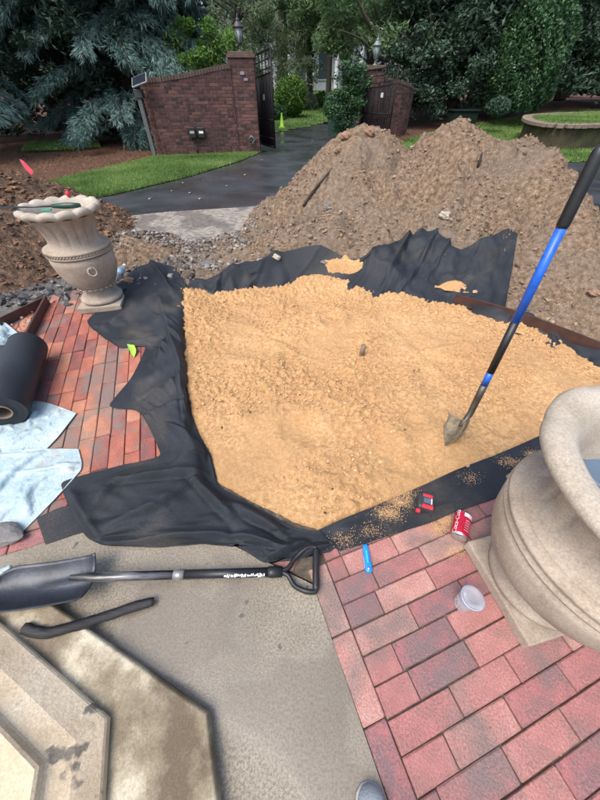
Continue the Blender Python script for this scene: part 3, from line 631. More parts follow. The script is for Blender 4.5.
def relax(Q, under, excess, iters, bend, seed, pin, grav=.00012):
    """vectorised position based relaxation: a sheet slightly longer than its span buckles into folds over what lies below"""
    r_ = np.random.default_rng(seed); P = Q.copy(); nu, nv = P.shape[:2]
    P[..., 2] += r_.normal(0, .0015, (nu, nv)); prev = P.copy(); tgt = Q.copy()
    cons = []
    for (a, b, k) in (((slice(1, None), slice(None)), (slice(None, -1), slice(None)), 1.), ((slice(None), slice(1, None)), (slice(None), slice(None, -1)), 1.),
                      ((slice(1, None), slice(1, None)), (slice(None, -1), slice(None, -1)), .35), ((slice(1, None), slice(None, -1)), (slice(None, -1), slice(1, None)), .35),
                      ((slice(2, None), slice(None)), (slice(None, -2), slice(None)), bend), ((slice(None), slice(2, None)), (slice(None), slice(None, -2)), bend)):
        L = np.linalg.norm(Q[a] - Q[b], axis=-1) * (1 + excess); cons.append((a, b, k, L))
    W_ = np.full((nu, nv), 0.); W_[0] = W_[-1] = pin; W_[:, 0] = pin; W_[:, -1] = pin
    for it in range(iters):
        v = (P - prev) * .90; prev = P.copy(); P = P + v; P[..., 2] -= grav
        for a, b, k, L in cons:
            d = P[a] - P[b]; l = np.linalg.norm(d, axis=-1) + 1e-9; c = d * ((l - L) / l * .5 * k * .55)[..., None]
            P[a] -= c; P[b] += c
        P[..., :2] += (tgt[..., :2] - P[..., :2]) * (W_[..., None] + .01)
        P[..., 2] += (tgt[..., 2] - P[..., 2]) * (W_ * .5 + .012)
        if under is not None: P[..., 2] = np.maximum(P[..., 2], under(P[..., 0], P[..., 1]) + .003)
    return P
def resample(P, nu, nv): return catmull(catmull(P, nu).transpose(1, 0, 2), nv).transpose(1, 0, 2)
def rowz(*pts): return [gp(p[0], p[1], p[2]) for p in pts]
under_g = lambda x, y: np.full(np.shape(x), .002)
def under_m(x, y): return np.maximum(mound_full(x, y) + .034, .0)
left_rows = [
    rowz((138, 270, .06), (146, 264, .10), (160, 262, .13), (176, 273, .10), (188, 293, .01)),
    rowz((118, 292, .02), (138, 282, .10), (160, 280, .13), (180, 290, .10), (190, 306, .01)),
    rowz((100, 308, .01), (128, 303, .06), (156, 298, .12), (178, 304, .10), (189, 320, .01)),
    rowz((87, 323, .008), (118, 322, .03), (150, 318, .07), (176, 320, .11), (189, 335, .01)),
    rowz((118, 347, .008), (136, 340, .02), (156, 338, .06), (177, 338, .10), (189, 350, .0)),
    rowz((146, 344, .01), (152, 350, .03), (162, 352, .07), (178, 358, .10), (189, 368, .0)),
    rowz((133, 375, .008), (146, 372, .03), (160, 374, .06), (178, 380, .10), (190, 392, .0)),
    rowz((110, 406, .004), (132, 395, .02), (154, 396, .05), (178, 402, .09), (192, 412, .0)),
    rowz((140, 412, .006), (150, 415, .03), (163, 420, .06), (182, 424, .09), (197, 432, .0)),
    rowz((160, 455, .006), (164, 448, .03), (176, 446, .06), (192, 445, .08), (208, 452, .01)),
    rowz((118, 466, .006), (140, 464, .03), (166, 466, .06), (192, 464, .07), (213, 470, .01)),
    rowz((63, 482, .006), (105, 480, .05), (150, 484, .07), (195, 482, .06), (218, 486, .01)),
    rowz((70, 510, .02), (115, 503, .06), (160, 503, .075), (208, 498, .06), (243, 500, .01)),
    rowz((86, 536, .02), (130, 524, .05), (175, 520, .06), (225, 512, .06), (268, 514, .01)),
    rowz((112, 547, .004), (160, 541, .02), (205, 535, .05), (248, 528, .05), (290, 526, .01)),
    rowz((228, 544, .004), (240, 545, .02), (255, 542, .04), (278, 536, .04), (306, 530, .01)),
    rowz((262, 561, .004), (272, 558, .02), (282, 553, .035), (298, 543, .04), (322, 532, .01)),
    rowz((290, 561, .004), (300, 556, .02), (312, 550, .03), (322, 543, .03), (338, 536, .01)),
    rowz((330, 552, .004), (333, 549, .012), (336, 546, .02), (342, 542, .02), (352, 534, .01))]
folds_l = [((161, 303), (171, 336), .022, .022), ((170, 334), (183, 372), .022, .022), ((182, 370), (188, 424), .02, .02), ((161, 300), (92, 327), .03, .030), ((150, 336), (104, 336), .022, .018), ((170, 335), (157, 356), .018, .020),
           ((169, 335), (190, 347), .018, .02), ((182, 381), (136, 402), .022, .016), ((188, 404), (140, 411), .022, .020), ((150, 264), (175, 300), .02, .024), ((176, 330), (150, 312), .016, .018), ((196, 440), (166, 425), .02, .018),
           ((208, 452), (176, 462), .022, .02), ((66, 486), (100, 540), .028, .026), ((96, 500), (118, 478), .022, .020), ((118, 478), (205, 470), .022, .022), ((104, 540), (225, 532), .028, .024), ((150, 512), (196, 478), .022, .022), ((196, 478), (232, 516), .022, .024),
           ((232, 500), (288, 532), .02, .022), ((240, 532), (292, 548), .016, .018), ((262, 556), (306, 538), .016, .016), ((110, 520), (165, 506), .022, .016), ((300, 552), (336, 540), .014, .014)]
cloth('landscape_fabric', left_rows, 360, 110, 'wide crumpled black fabric draped over the left side of the sand pit', folds_l, .014, 7, slack=(.022, .007), under=lambda x, y: np.maximum(mound_full(x, y) + .03, .002), aniso=(.9, .6))
cloth('landscape_fabric', [rowz((37, 518, .004), (60, 508, .008), (85, 502, .01)), rowz((42, 532, .004), (66, 522, .012), (92, 515, .012)), rowz((46, 544, .003), (72, 535, .006), (96, 528, .008))], 60, 60,
      'small folded black fabric corner under the lower left of the drape', (), .004, 12, under=under_g)
def hrow(*pts): return [hitm(p[0], p[1], p[2]) for p in pts]
back_rows = [
    [gp(184, 302, .0), gp(187, 292, .05), gp(190, 285, .09), gp(190, 280, .11)],
    [gp(205, 302, .0), gp(208, 293, .05), gp(208, 286, .09), gp(207, 281, .10)],
    [gp(228, 299, .0), gp(230, 290, .05), gp(228, 280, .10), gp(226, 273, .12)],
    [gp(250, 294, .0), gp(252, 285, .05), gp(250, 274, .12), gp(246, 266, .14)],
    [gp(285, 289, .0), gp(288, 279, .06), gp(285, 269, .13), gp(280, 261, .16)],
    [gp(320, 285, .0), gp(320, 276, .07), gp(318, 269, .12), gp(318, 262, .15)],
    [gp(345, 300, .0), gp(348, 285, .08)] + hrow((358, 270, .03), (366, 258, .03)),
    [gp(372, 304, .0), gp(378, 288, .09)] + hrow((392, 262, .04), (402, 240, .03)),
    [gp(392, 306, .0), gp(404, 285, .10)] + hrow((415, 255, .05), (424, 231, .03)),
    [gp(412, 307, .0), gp(425, 285, .10)] + hrow((435, 262, .04), (442, 238, .03)),
    [gp(432, 308, .01), gp(445, 288, .10)] + hrow((452, 270, .04), (458, 250, .03)),
    [gp(455, 308, .03), gp(465, 288, .12)] + hrow((474, 265, .05), (480, 242, .03)),
    [gp(480, 308, .06), gp(485, 290, .13)] + hrow((494, 258, .05), (500, 233, .03)),
    [gp(505, 310, .06), gp(508, 292, .12)] + hrow((513, 262, .05), (517, 235, .03))]
folds_b = [((350, 290), (420, 238), .03, .05), ((375, 300), (420, 240), .025, .05), ((395, 300), (440, 250), .025, .05), ((420, 290), (455, 255), .022, .04), ((440, 285), (505, 285), .02, .03),
           ((460, 280), (505, 240), .03, .04), ((235, 295), (275, 270), .02, .03), ((260, 290), (330, 270), .018, .025), ((208, 300), (230, 275), .015, .03)]
cloth('landscape_fabric', back_rows, 330, 90, 'black fabric thrown up over the foot of the big dirt mound', folds_b, .016, 5, under=under_m, post=.55, slack=(.045, .009), aniso=(1.1, .45))
front_rows = [
    rowz((318, 530, .02), (326, 538, .02), (333, 546, .008), (340, 551, .004)),
    rowz((340, 520, .025), (347, 529, .03), (354, 538, .012), (361, 545, .004)),
    rowz((370, 508, .025), (377, 517, .028), (385, 527, .010), (393, 534, .004)),
    rowz((400, 495, .025), (408, 504, .022), (418, 514, .010), (430, 523, .004)),
    rowz((430, 482, .025), (438, 490, .025), (446, 501, .012), (455, 512, .004)),
    rowz((460, 468, .025), (468, 476, .02), (480, 489, .008), (492, 500, .004)),
    rowz((495, 455, .025), (505, 464, .02), (515, 474, .008), (527, 485, .004)),
    rowz((530, 440, .025), (540, 448, .02), (552, 458, .008), (565, 468, .004)),
    rowz((585, 415, .025), (595, 424, .02), (605, 434, .008), (615, 445, .004))]
cloth('landscape_fabric', front_rows, 200, 60, 'flat black fabric strip along the front edge of the sand between pit and bricks', [((425, 512), (455, 498), .02, .015), ((380, 505), (395, 530), .012, .008), ((340, 530), (370, 520), .012, .01)], .004, 9, under=under_g, slack=(.008, .002))
# right back strip of fabric hanging inside the steel edging
rb = [[gp(470, 320, .0), gp(472, 311, .05), gp(475, 304, .10)], [gp(500, 330, .0), gp(502, 320, .05), gp(506, 309, .10)], [gp(520, 338, .0), gp(526, 322, .06), gp(530, 312, .11)],
      [gp(545, 350, .0), gp(548, 335, .05), gp(545, 325, .08)], [gp(570, 356, .0), gp(575, 350, .03), gp(572, 343, .05)], [gp(600, 372, .0), gp(603, 362, .04), gp(608, 352, .08)], [gp(650, 395, .0), gp(653, 385, .04), gp(658, 374, .08)]]
cloth('landscape_fabric', rb, 130, 40, 'narrow black fabric sagging inside the brown edging at the right of the pit', [((505, 325), (560, 345), .015, .02)], .012, 14)
# steel edging
def strip(pts, h, t, name, parent, m, z0=-.04):
    P = np.array([p[:2] for p in pts]); n = len(P); T = np.gradient(P, axis=0); T /= np.linalg.norm(T, axis=1)[:, None]; N_ = np.c_[-T[:, 1], T[:, 0]] * t / 2
    rs = []
    for i in range(n):
        a, b = P[i] + N_[i], P[i] - N_[i]; rs.append([Vector((*a, z0)), Vector((*b, z0)), Vector((*b, h)), Vector((*a, h))])
    return MB().rings(rs, smooth=False).build(name, m, parent)
e = strip([gp(*p, .09) for p in ((455, 297), (500, 309), (530, 319), (570, 334), (610, 350), (680, 378))], .115, .012, 'steel_edging', None, M['steel']); tag(e, 'rusty brown steel edging between the sand pit and the mound on the right', 'garden edging')
e = thing('steel_edging', gp(45, 300), 'low dark brown steel edging around a bed left of the brick patio', 'garden edging')
strip([gp(-60, 343, .06), gp(0, 319, .06), gp(46, 297, .06)], .07, .014, 'long_side', e, M['steel']); strip([gp(45, 298, .06), gp(36, 315, .06), gp(22, 342, .06), gp(5, 380, .06)], .07, .014, 'short_side', e, M['steel'])
sheet('soil_bed', [gp(*p)[:2] for p in ((-70, 345), (0, 321), (45, 299), (34, 318), (20, 345), (0, 385), (-80, 400))], -.003, M['mud'], 'muddy soil bed inside the steel edging')
p, s = scatter(500, -3., -2.1, 1.5, 2.5, lambda x, y: 0 * x, lambda x, y, z: inpoly(x, y, [gp(*q)[:2] for q in ((-70, 345), (0, 323), (43, 302), (34, 318), (20, 345), (0, 385))]), (.005, .02))
stones('gravel', p, s, M['clod_grey'], 'gravel and mud inside the small edged bed')
# spilled sand
def heap(name, poly_px, h, m, label, zf, n=70):
    P = np.array([hitm(*q, 0.)[:2] for q in poly_px]); c = P.mean(0); lo = P.min(0) - .02; hi = P.max(0) + .02
    xs = np.linspace(lo[0], hi[0], n); ys = np.linspace(lo[1], hi[1], n); X, Y = np.meshgrid(xs, ys, indexing='ij')
    d = np.full(X.shape, 9.)
    for i in range(len(P)):
        a, b = P[i], P[(i + 1) % len(P)]; e_ = b - a; L = e_ @ e_; t = np.clip(((X - a[0]) * e_[0] + (Y - a[1]) * e_[1]) / L, 0, 1); d = np.minimum(d, np.hypot(X - a[0] - t * e_[0], Y - a[1] - t * e_[1]))
    ins = inpoly(X, Y, P); d = np.where(ins, d, -d) + fbm(X * 20, Y * 20, 3) * .012
    Z = zf(X, Y) + h * np.clip(d / .05, -.5, 1) + fbm(X * 25, Y * 25, 3) * .006 * (d > 0)
    F = gridfaces(n, n); F = F[d.ravel()[F].max(1) > -.004]; used = np.unique(F); mp = np.full(n * n, -1); mp[used] = np.arange(len(used))
    return tag(link(name, mesh_np(name, np.c_[X.ravel(), Y.ravel(), Z.ravel()][used], mp[F], m, True)), label, kind='stuff')
def drape_top(x, y): return np.maximum(under_m(x, y) + .02, .05)
heap('spilled_sand', ((325, 267), (345, 263), (362, 268), (365, 277), (350, 280), (328, 276)), .03, M['sand'], 'sand spilled on top of the back fabric', lambda x, y: np.maximum(under_m(x, y) + .012, .10))
heap('spilled_sand', ((432, 292), (448, 288), (470, 294), (478, 302), (462, 303), (445, 300)), .02, M['sand'], 'sand spilled in a fabric fold below the mound', lambda x, y: np.maximum(under_m(x, y) + .02, .10))
def grains(pxs, n, label, z, sz=.0022, spread=.03):
    pos = []
    for (x, y, w) in pxs:
        c = gp(x, y, z); k = int(n * w); pos.append(np.c_[rng.normal(c[0], spread * 1.3, k), rng.normal(c[1], spread * .7, k), np.full(k, z)])
    pos = np.concatenate(pos); stones('sand_grains', pos, rng.uniform(.4, 1.3, len(pos)) * sz, M['sandclod'], label, bias=.2)
grains([(400, 502, 1), (388, 513, 1), (405, 493, .6), (372, 530, .3), (345, 540, .3), (510, 462, .5), (535, 455, .6), (470, 478, .2)], 1100, 'sand grains scattered over the front fabric strip', .031, .0012, .024)
grains([(445, 520, 1), (438, 528, .8), (425, 515, .3), (455, 551, .4)], 1200, 'sand grains scattered on the bricks by the red can', .001, .0012, .02)

q = np.c_[rng.uniform(-2.2, 1.6, 9000), rng.uniform(-.3, 2.4, 9000)]; q = q[(~inpoly(q[:, 0], q[:, 1], PIT)) & (fbm(q[:, 0] * 2.5, q[:, 1] * 2.5, 3) + rng.normal(0, .2, len(q)) > .12) & (pit_clip(q[:, 0], q[:, 1]) < .05)]
stones('grit', np.c_[q, np.full(len(q), .0)], rng.uniform(.0006, .0022, len(q)), M['clod'], 'fine grit and crumbs scattered over bricks and concrete', bias=.1)
# ------------------------------------------------------------------ urns
PROF = [(.105, .052), (.15, .053), (.163, .062), (.163, .078), (.152, .09), (.122, .098), (.104, .112), (.10, .13), (.112, .145), (.135, .155), (.16, .170), (.20, .205), (.238, .26), (.26, .32), (.270, .385), (.268, .43)]
BAND = [(.262, .432), (.276, .436), (.279, .445), (.272, .45), (.272, .466), (.279, .470), (.276, .48), (.25, .487)]
NECK = [(.25, .485), (.222, .498), (.205, .52), (.20, .55), (.206, .59), (.225, .63), (.255, .665), (.285, .69)]
LIP = [(.285, .69), (.305, .698), (.317, .71), (.318, .724), (.308, .737), (.285, .742), (.262, .738), (.243, .722), (.225, .69), (.20, .63), (.188, .56), (.185, .52)]
def urn(loc, rot, label, front, lobes=14, rs_=1., rope=True):
    t = thing('stone_urn', loc, label, 'urn', 'pair of stone garden urns')
    sc = lambda P: [(a_ * (rs_ if b_ > .14 else 1), b_) for a_, b_ in P]
    c = (loc[0], loc[1], loc[2]); rz = Matrix.Rotation(rot, 3, 'Z')
    MB().box((c[0], c[1], .025), (.335, .335, .05), rz, bev=.006).build('plinth', M['urn'], t)
    def mb(a, r, z): return (1 + .0, 0)
    MB().lathe(sc(PROF), c, 64).build('bowl', M['urn'], t)
    def gad(a, r, z):
        k = math.sin(math.pi * min(1, max(0, (z - .5) / .19))); return (1 + .10 * k * (abs(math.sin(a * 8)) ** .5 - .5), 0)
    MB().lathe(sc(BAND), c, 72).build('band', M['urn'], t)
    rp = MB()
    for k in range(64 if rope else 0):
        a = 2 * math.pi * k / 64; d = 2 * math.pi / 64
        p0 = Vector((c[0] + .274 * rs_ * math.cos(a), c[1] + .274 * rs_ * math.sin(a), .449)); p1 = Vector((c[0] + .274 * rs_ * math.cos(a + d * 1.2), c[1] + .274 * rs_ * math.sin(a + d * 1.2), .467)); rp.tube([p0, (p0 + p1) / 2 * 1. + Vector((math.cos(a), math.sin(a), 0)) * .002, p1], [.002, .004, .002], 5)
    if rope: rp.build('rope_moulding', M['urn'], t)
    MB().lathe(sc(NECK), c, 144, gad, cap0=False, cap1=False).build('neck', M['urn'], t)
    def lob(a, r, z):
        k = min(1, max(0, (r / rs_ - .20) / .08)); w = abs(math.cos(a * lobes / 2)); return (1 + .05 * k * (w ** .7 - .6) * (1 if lobes > 9 else .5), .014 * k * (w - .5) * (1 if lobes > 9 else .5))
    MB().lathe(sc(LIP), c, 168, lob, cap0=False, cap1=False).build('rim', M['urnrim'], t)
    MB().lathe([(.0005, .5), (.186 * rs_, .5)], c, 48).build('soil_fill', M['soil'], t)
    bd = MB()
    for k in range(22):
        a = 2 * math.pi * k / 22; p = Vector((c[0] + .172 * rs_ * math.cos(a), c[1] + .172 * rs_ * math.sin(a), .176))
        tn = Vector((-math.sin(a), math.cos(a), 0)); bd.tube([p - tn * .018, p - tn * .008, p + tn * .008, p + tn * .018], [.002, .008, .008, .002], 7)
    bd.build('bead_row', M['urnrim'], t)
    for fa in (front, front + math.pi):
        n_ = Vector((math.cos(fa), math.sin(fa), 0)); s2 = Vector((-math.sin(fa), math.cos(fa), 0)); q = Vector(c) + n_ * .268 * rs_ + Vector((0, 0, .345))
        rg = MB(); rg.tube([q + (s2 * math.cos(u) + Vector((0, 0, 1)) * math.sin(u)) * .028 + n_ * (.006 + .006 * math.sin(-u)) for u in np.linspace(0, 2 * math.pi, 21)], .0075, 8, False); rg.box(q + Vector((0, 0, .026)) + n_ * .004, (.014, .014, .016), bev=.003)
        rg.build('ring', M['urn'], t)
    return t
lu = (-1.70, 2.44, 0); ru = (.868, .300, 0)
urn(lu, R(12), 'carved stone urn at the far left corner of the patio with tools across its rim', math.atan2(-2.475, 1.735) + .05, rs_=.83)
urn(ru, R(13), 'large stone urn in the right foreground with a blue lid inside', R(110), lobes=9, rope=False)
# contents of right urn
q = rng.uniform(-1, 1, (900, 2)); q = q[np.hypot(*q.T) < 1] * .185
stones('gravel', np.c_[q[:, 0] + ru[0], q[:, 1] + ru[1], np.full(len(q), .515) + 0 * q[:, 0]], rng.uniform(.006, .013, len(q)), mat('dark_gravel', [(0, (.02, .02, .022)), (.6, (.07, .068, .066)), (1, (.2, .19, .18))], attr='var', rough=.6), 'dark gravel filling the right urn')
MB().lathe([(.184, .50), (.1842, .512), (.0005, .514)], ru, 40, cap1=False).build('urn_filling', M['mud']); tag(bpy.data.objects['urn_filling'], 'dark soil under the gravel in the right urn', 'soil')
lidm = plain('blue_plastic', (.11, .17, .26), .35, scale=4)
lc = gp(583, 472, .545); lc = (lc[0] + .093, lc[1] - .01); t = thing('bucket_lid', (lc[0], lc[1], .52), 'blue grey plastic lid lying in the right urn', 'lid')
MB().lathe([(.0005, .612), (.075, .612), (.082, .616), (.088, .622), (.092, .622), (.095, .616), (.095, .595), (.09, .59), (.0005, .588)], (lc[0], lc[1], -.066), 40).build('disc', lidm, t)

# tools on left urn rim
q = Vector((lu[0], lu[1], .742))
t = thing('garden_trowel', tuple(q + Vector((0, -.1, .0))), 'trowel with dark green handle lying across the left urn rim', 'trowel')
gm = plain('green_grip', (.015, .06, .04), .4)
dx = Vector((1, .12, 0)).normalized(); p0 = q + Vector((.17, -.10, .016))
MB().tube([p0 + dx * .05, p0, p0 - dx * .05, p0 - dx * .13], [.012, .017, .018, .011], 10).build('handle', gm, t)
MB().tube([p0 - dx * .13, p0 - dx * .36], [.006, .006], 8).build('shank', plain('steel_grey', (.12, .12, .12), .4, .8), t)
MB().box(p0 - dx * .42 + Vector((0, 0, 0)), (.13, .06, .004), Matrix.Rotation(math.atan2(dx.y, dx.x), 3, 'Z'), bev=.001).build('blade', plain('steel_dark', (.05, .05, .05), .5, .6), t)
tag(MB().lathe([(.012, 0), (.016, .01), (.014, .03), (.005, .035)], tuple(q + Vector((-.03, .22, .0))), 12).build('red_cap', plain('red_plastic', (.6, .03, .04), .4)), 'small red plastic cap on the left urn rim', 'cap')
tag(MB().box(tuple(q + Vector((.03, -.17, .006))), (.06, .03, .008), Matrix.Rotation(.3, 3, 'Z'), bev=.003).build('green_clip', plain('teal', (.03, .3, .2), .4)), 'small teal clip beside the trowel on the left urn', 'clip')

# ------------------------------------------------------------------ stone pedestal lower left
def octo(corner, ang_in, Rr, z0, z1, flare=0):
    c = np.array(corner) + Rr * np.array([math.cos(ang_in), math.sin(ang_in)])
    a0 = ang_in + math.pi; return c, a0
ped = thing('stone_pedestal', (-1.0, -.6, 0), 'cream octagonal stone pedestal on a stained slab at the lower left', 'pedestal')
def oct_poly(corner, ain, Rr):
    c = np.array(corner) + Rr * np.array([math.cos(ain), math.sin(ain)]); return c, [c + Rr * np.array([math.cos(ain + math.pi + k * math.pi / 4), math.sin(ain + math.pi + k * math.pi / 4)]) for k in range(8)]
ain = R(223.9)
sc = gp(207, 712, .05)[:2]
c1, po = oct_poly(sc, ain, 1.05)
def offs_poly(c, po, d): return [p + (c - p) / np.linalg.norm(c - p) * d for p in po]
b_ = MB(); rs = []
for d, z in ((0, -.02), (0, .042), (.004, .048), (.008, .05)): rs.append([Vector((*p, z)) for p in offs_poly(c1, po, d)])
b_.rings(rs, smooth=False).build('base_slab', M['slabstone'], ped)
bc = gp(111, 717, .05)[:2]; c2, p2 = oct_poly(bc, R(222), .80)
b_ = MB(); rs = []
dt_ = math.dist(gp(59, 702, .15)[:2], bc)
for d, z in ((0, .052), (0, .074), (.004, .080), (.02, .092), (dt_ * .5, .122), (dt_ - .008, .146), (dt_ - .004, .152), (dt_, .170), (dt_ + .006, .176), (dt_ + .10, .186), (dt_ + .108, .190), (dt_ + .115, .215), (dt_ + .125, .220), (.72, .222)):
    rs.append([Vector((*p, z)) for p in offs_poly(c2, p2, d)])
b_.rings(rs, smooth=False).build('block', M['stone'], ped)

# ------------------------------------------------------------------ shovels
def frame(o, x, y):
    x = Vector(x).normalized(); y = Vector(y); z = x.cross(y).normalized(); y = z.cross(x); m_ = Matrix((x, y, z)).transposed().to_4x4(); m_.translation = Vector(o); return m_
def blade_mesh(L, Wd, dish, m, name, parent, mtx, pointed=1., step=.012):
    """blade along +x from socket (0) to tip (L); opening towards +z"""
    nu, nv = 26, 17; rows = []
    for i in range(nu):
        u = i / (nu - 1)
        if pointed: w = Wd / 2 * (1 if u < .4 else 1 - ((u - .4) / .6) ** 1.35)
        else: w = Wd / 2 * (1 if u < .75 else math.cos((u - .75) / .25 * math.pi / 2) ** .35 * (1))
        w = max(w, .002)
        r = []
        for j in range(nv):
            v = j / (nv - 1) * 2 - 1; z = dish * (v * v) * (w / (Wd / 2)) ** 1 - .02 * math.sin(u * math.pi) + (.012 * math.exp(-(v / .16) ** 2) * max(0, 1 - u * 1.6))
            if i < 2: z += step * (1 - i / 2) * abs(v)
            r.append(Vector((u * L, v * w, z)))
        rows.append(r)
    V = np.array([[tuple(mtx @ p) for p in r] for r in rows]).reshape(-1, 3)
    me = mesh_np(name, V, gridfaces(nu, nv), m, True); o = link(name, me, parent); md = o.modifiers.new('t', 'SOLIDIFY'); md.thickness = .003; md.offset = 0; return o
blk = plain('black_plastic', (.012, .013, .015), .42); blu = plain('blue_shaft', (.012, .11, .55), .35, scale=40); mud_steel = mat('mud_steel', [(.35, (.10, .085, .06)), (.6, (.25, .20, .13)), (.75, (.40, .30, .18))], scale=28, rough=.55, metal=.35, bump=.3)
gst = plain('grey_steel', (.09, .085, .075), .45, .6)
s0 = Vector(gp(470, 414, .15)); top = Vector(pd(600, 150, 1.15)); ax = (top - s0).normalized(); Ls = (top - s0).length
sh = thing('round_point_shovel', tuple(gp(466, 430, .03)), 'shovel with blue and black shaft standing upright in the sand', 'shovel')
def at(px, py):     # parameter along the shaft whose projection lies nearest to that pixel
    best = min(((Vector((300 + 300 * q.x / (q.y * CC - (q.z - HC) * SS), 400 + 300 * (-(q.z - HC) * CC - q.y * SS) / (q.y * CC - (q.z - HC) * SS))) - Vector((px, py))).length, k) for k in np.linspace(0, 1, 400) for q in [s0 + (top - s0) * k])
    return best[1]
t1, t2, t3, t4 = at(482, 384), at(487, 371), at(515, 322), at(561, 228)
P_ = lambda t: s0 + (top - s0) * t
MB().tube([P_(t1), P_(t2)], .0155, 16).build('collar', blu, sh)
MB().tube([P_(t2), P_(t3)], .0160, 16).build('sleeve', blk, sh)
MB().tube([P_(t3), P_(t4)], .0165, 18).build('shaft', blu, sh)
MB().tube([P_(t4), P_(t4 + .01), P_(.5 * t4 + .5), P_(.985), P_(1), P_(1.012)], [.0175, .0195, .0195, .0195, .018, .010], 18).build('grip', blk, sh)
tip = Vector(gp(446, 444, .05)); bdir = (tip - s0).normalized()
MB().tube([P_(t1), P_(t1 * .6), P_(.0), s0 + bdir * .035 - ax * .005, s0 + bdir * .08], [.0165, .0165, .0150, .0135, .009], 14).build('socket', gst, sh)
bs = s0 + bdir * .045; tip2 = tip + bdir * .0
mt = frame(bs, tip2 - bs, Vector((-.72, .70, .0)))
bx_ = (tip2 - bs).normalized(); vw = (Vector((0, 0, HC)) - bs).normalized(); vw = (vw - bx_ * vw.dot(bx_)).normalized(); nz = vw * math.cos(R(52)) + bx_.cross(vw) * math.sin(R(52)); mt = frame(bs, bx_, nz.cross(bx_))
blade_mesh((tip2 - bs).length * 1.06, .15, .04, mud_steel, 'blade', sh, mt, 1.)

# shovel on the ground
s1 = Vector(gp(93, 577, .075)); s2 = Vector(gp(272, 572, .03)); ax = (s2 - s1).normalized()
sh2 = thing('scoop_shovel', tuple(gp(180, 578, 0)), 'dark D handled shovel lying on the concrete below the fabric', 'shovel')
dk = mat('dark_steel', [(.35, (.022, .026, .034)), (.7, (.06, .068, .082))], scale=7, rough=.38, metal=.5, bump=.15, bscale=60)
tipg = Vector(gp(-12, 592, .085))
mt = frame(s1 + (tipg - s1) * .0, tipg - s1, Vector((0, 0, 1)).cross(tipg - s1))
blade_mesh((tipg - s1).length * 1.0, .145, .035, dk, 'blade', sh2, mt @ Matrix.Translation((0, 0, -.012)), 0.)
# shaft sections
sL = (s2 - s1).length; Q = lambda t: s1 + (s2 - s1) * t
worn = mat('worn_steel', [(.45, (.03, .03, .032)), (.6, (.25, .25, .25))], scale=9, rough=.35, metal=.5, stretch=(.3, 3, 3))
MB().tube([Q(-.12), Q(0), Q(.1), Q(.46)], [.010, .016, .0155, .0155], 14).build('socket', worn, sh2)
MB().tube([Q(.44), Q(.50)], .0175, 14).build('ferrule', plain('ferrule', (.3, .3, .29), .4, .5), sh2)
MB().tube([Q(.50), Q(.995)], .0165, 14).build('shaft', blk, sh2)
MB().tube([Q(.975), Q(1.0), Q(1.06)], [.0185, .021, .019], 14).build('grip_socket', blk, sh2)
side = Vector((0, 0, 1)).cross(ax).normalized()
e0 = Q(1.04); gA = Vector(gp(316, 547, .03)); gB = Vector(gp(316, 592, .03)); gc = (gA + gB) / 2; hs = (gA - gB).normalized(); hw = (gA - gB).length / 2
def arm(sg): 
    pts = [e0, e0 + ax * .035 + hs * sg * .012, e0 + ax * .06 + hs * sg * hw * .6, gc - ax * .04 + hs * sg * hw * .95, gc - ax * .008 + hs * sg * hw * 1.0, gc + hs * sg * hw * .93]
    return [Vector(p) for p in catmull(np.array([tuple(p) for p in pts]), 16)]
dg = MB(); dg.tube(arm(1), .009, 10, flat=1.3); dg.tube(arm(-1), .009, 10, flat=1.3); dg.build('grip_arms', blk, sh2)
MB().tube([gc + hs * hw * .97, gc + hs * hw * .8, gc, gc - hs * hw * .8, gc - hs * hw * .97], [.010, .013, .0135, .013, .010], 12).build('hand_grip', blk, sh2)
# worn white lettering: unreadable marks
lt = MB(); r2_ = random.Random(3)
for k in range(22):
    tt = .735 + k * .0105; base = Q(tt); 
    for w in range(r2_.choice((2, 2, 3))):
        an = r2_.uniform(1.0, 1.7) - math.pi * .0; 
        nrm = (Vector((0, 0, 1)) * math.cos(an * .5) - side * math.sin(an * .5)); lt.box(base + nrm * .0168 + ax * r2_.uniform(-.002, .002), (r2_.uniform(.002, .0055), r2_.uniform(.005, .013), .0008), frame((0, 0, 0), ax, side).to_3x3())
lt.build('lettering', plain('white_print', (.75, .78, .76), .5), sh2)

# two dark strips beside the shovel
stk = mat('dark_wood', [(.3, (.018, .018, .02)), (.7, (.055, .052, .055))], scale=10, rough=.75, bump=.8, bscale=30, stretch=(.4, 3, 3))
pts = [gp(x, y, .062 - .045 * max(0, (x - 60)) / 100) for x, y in ((23, 628), (45, 633), (75, 626), (100, 618), (128, 609), (154, 601))]
pts = [Vector(p) for p in catmull(np.array(pts), 22)]
tag(MB().tube([p_ + Vector((random.uniform(-.0012, .0012), random.uniform(-.0012, .0012), 0)) for p_ in pts], [random.uniform(.0155, .0175) for _ in pts[:-1]] + [.013], 4, flat=.5).build('wooden_strip', stk), 'dark wet strip of wood lying below the ground shovel', 'stick')

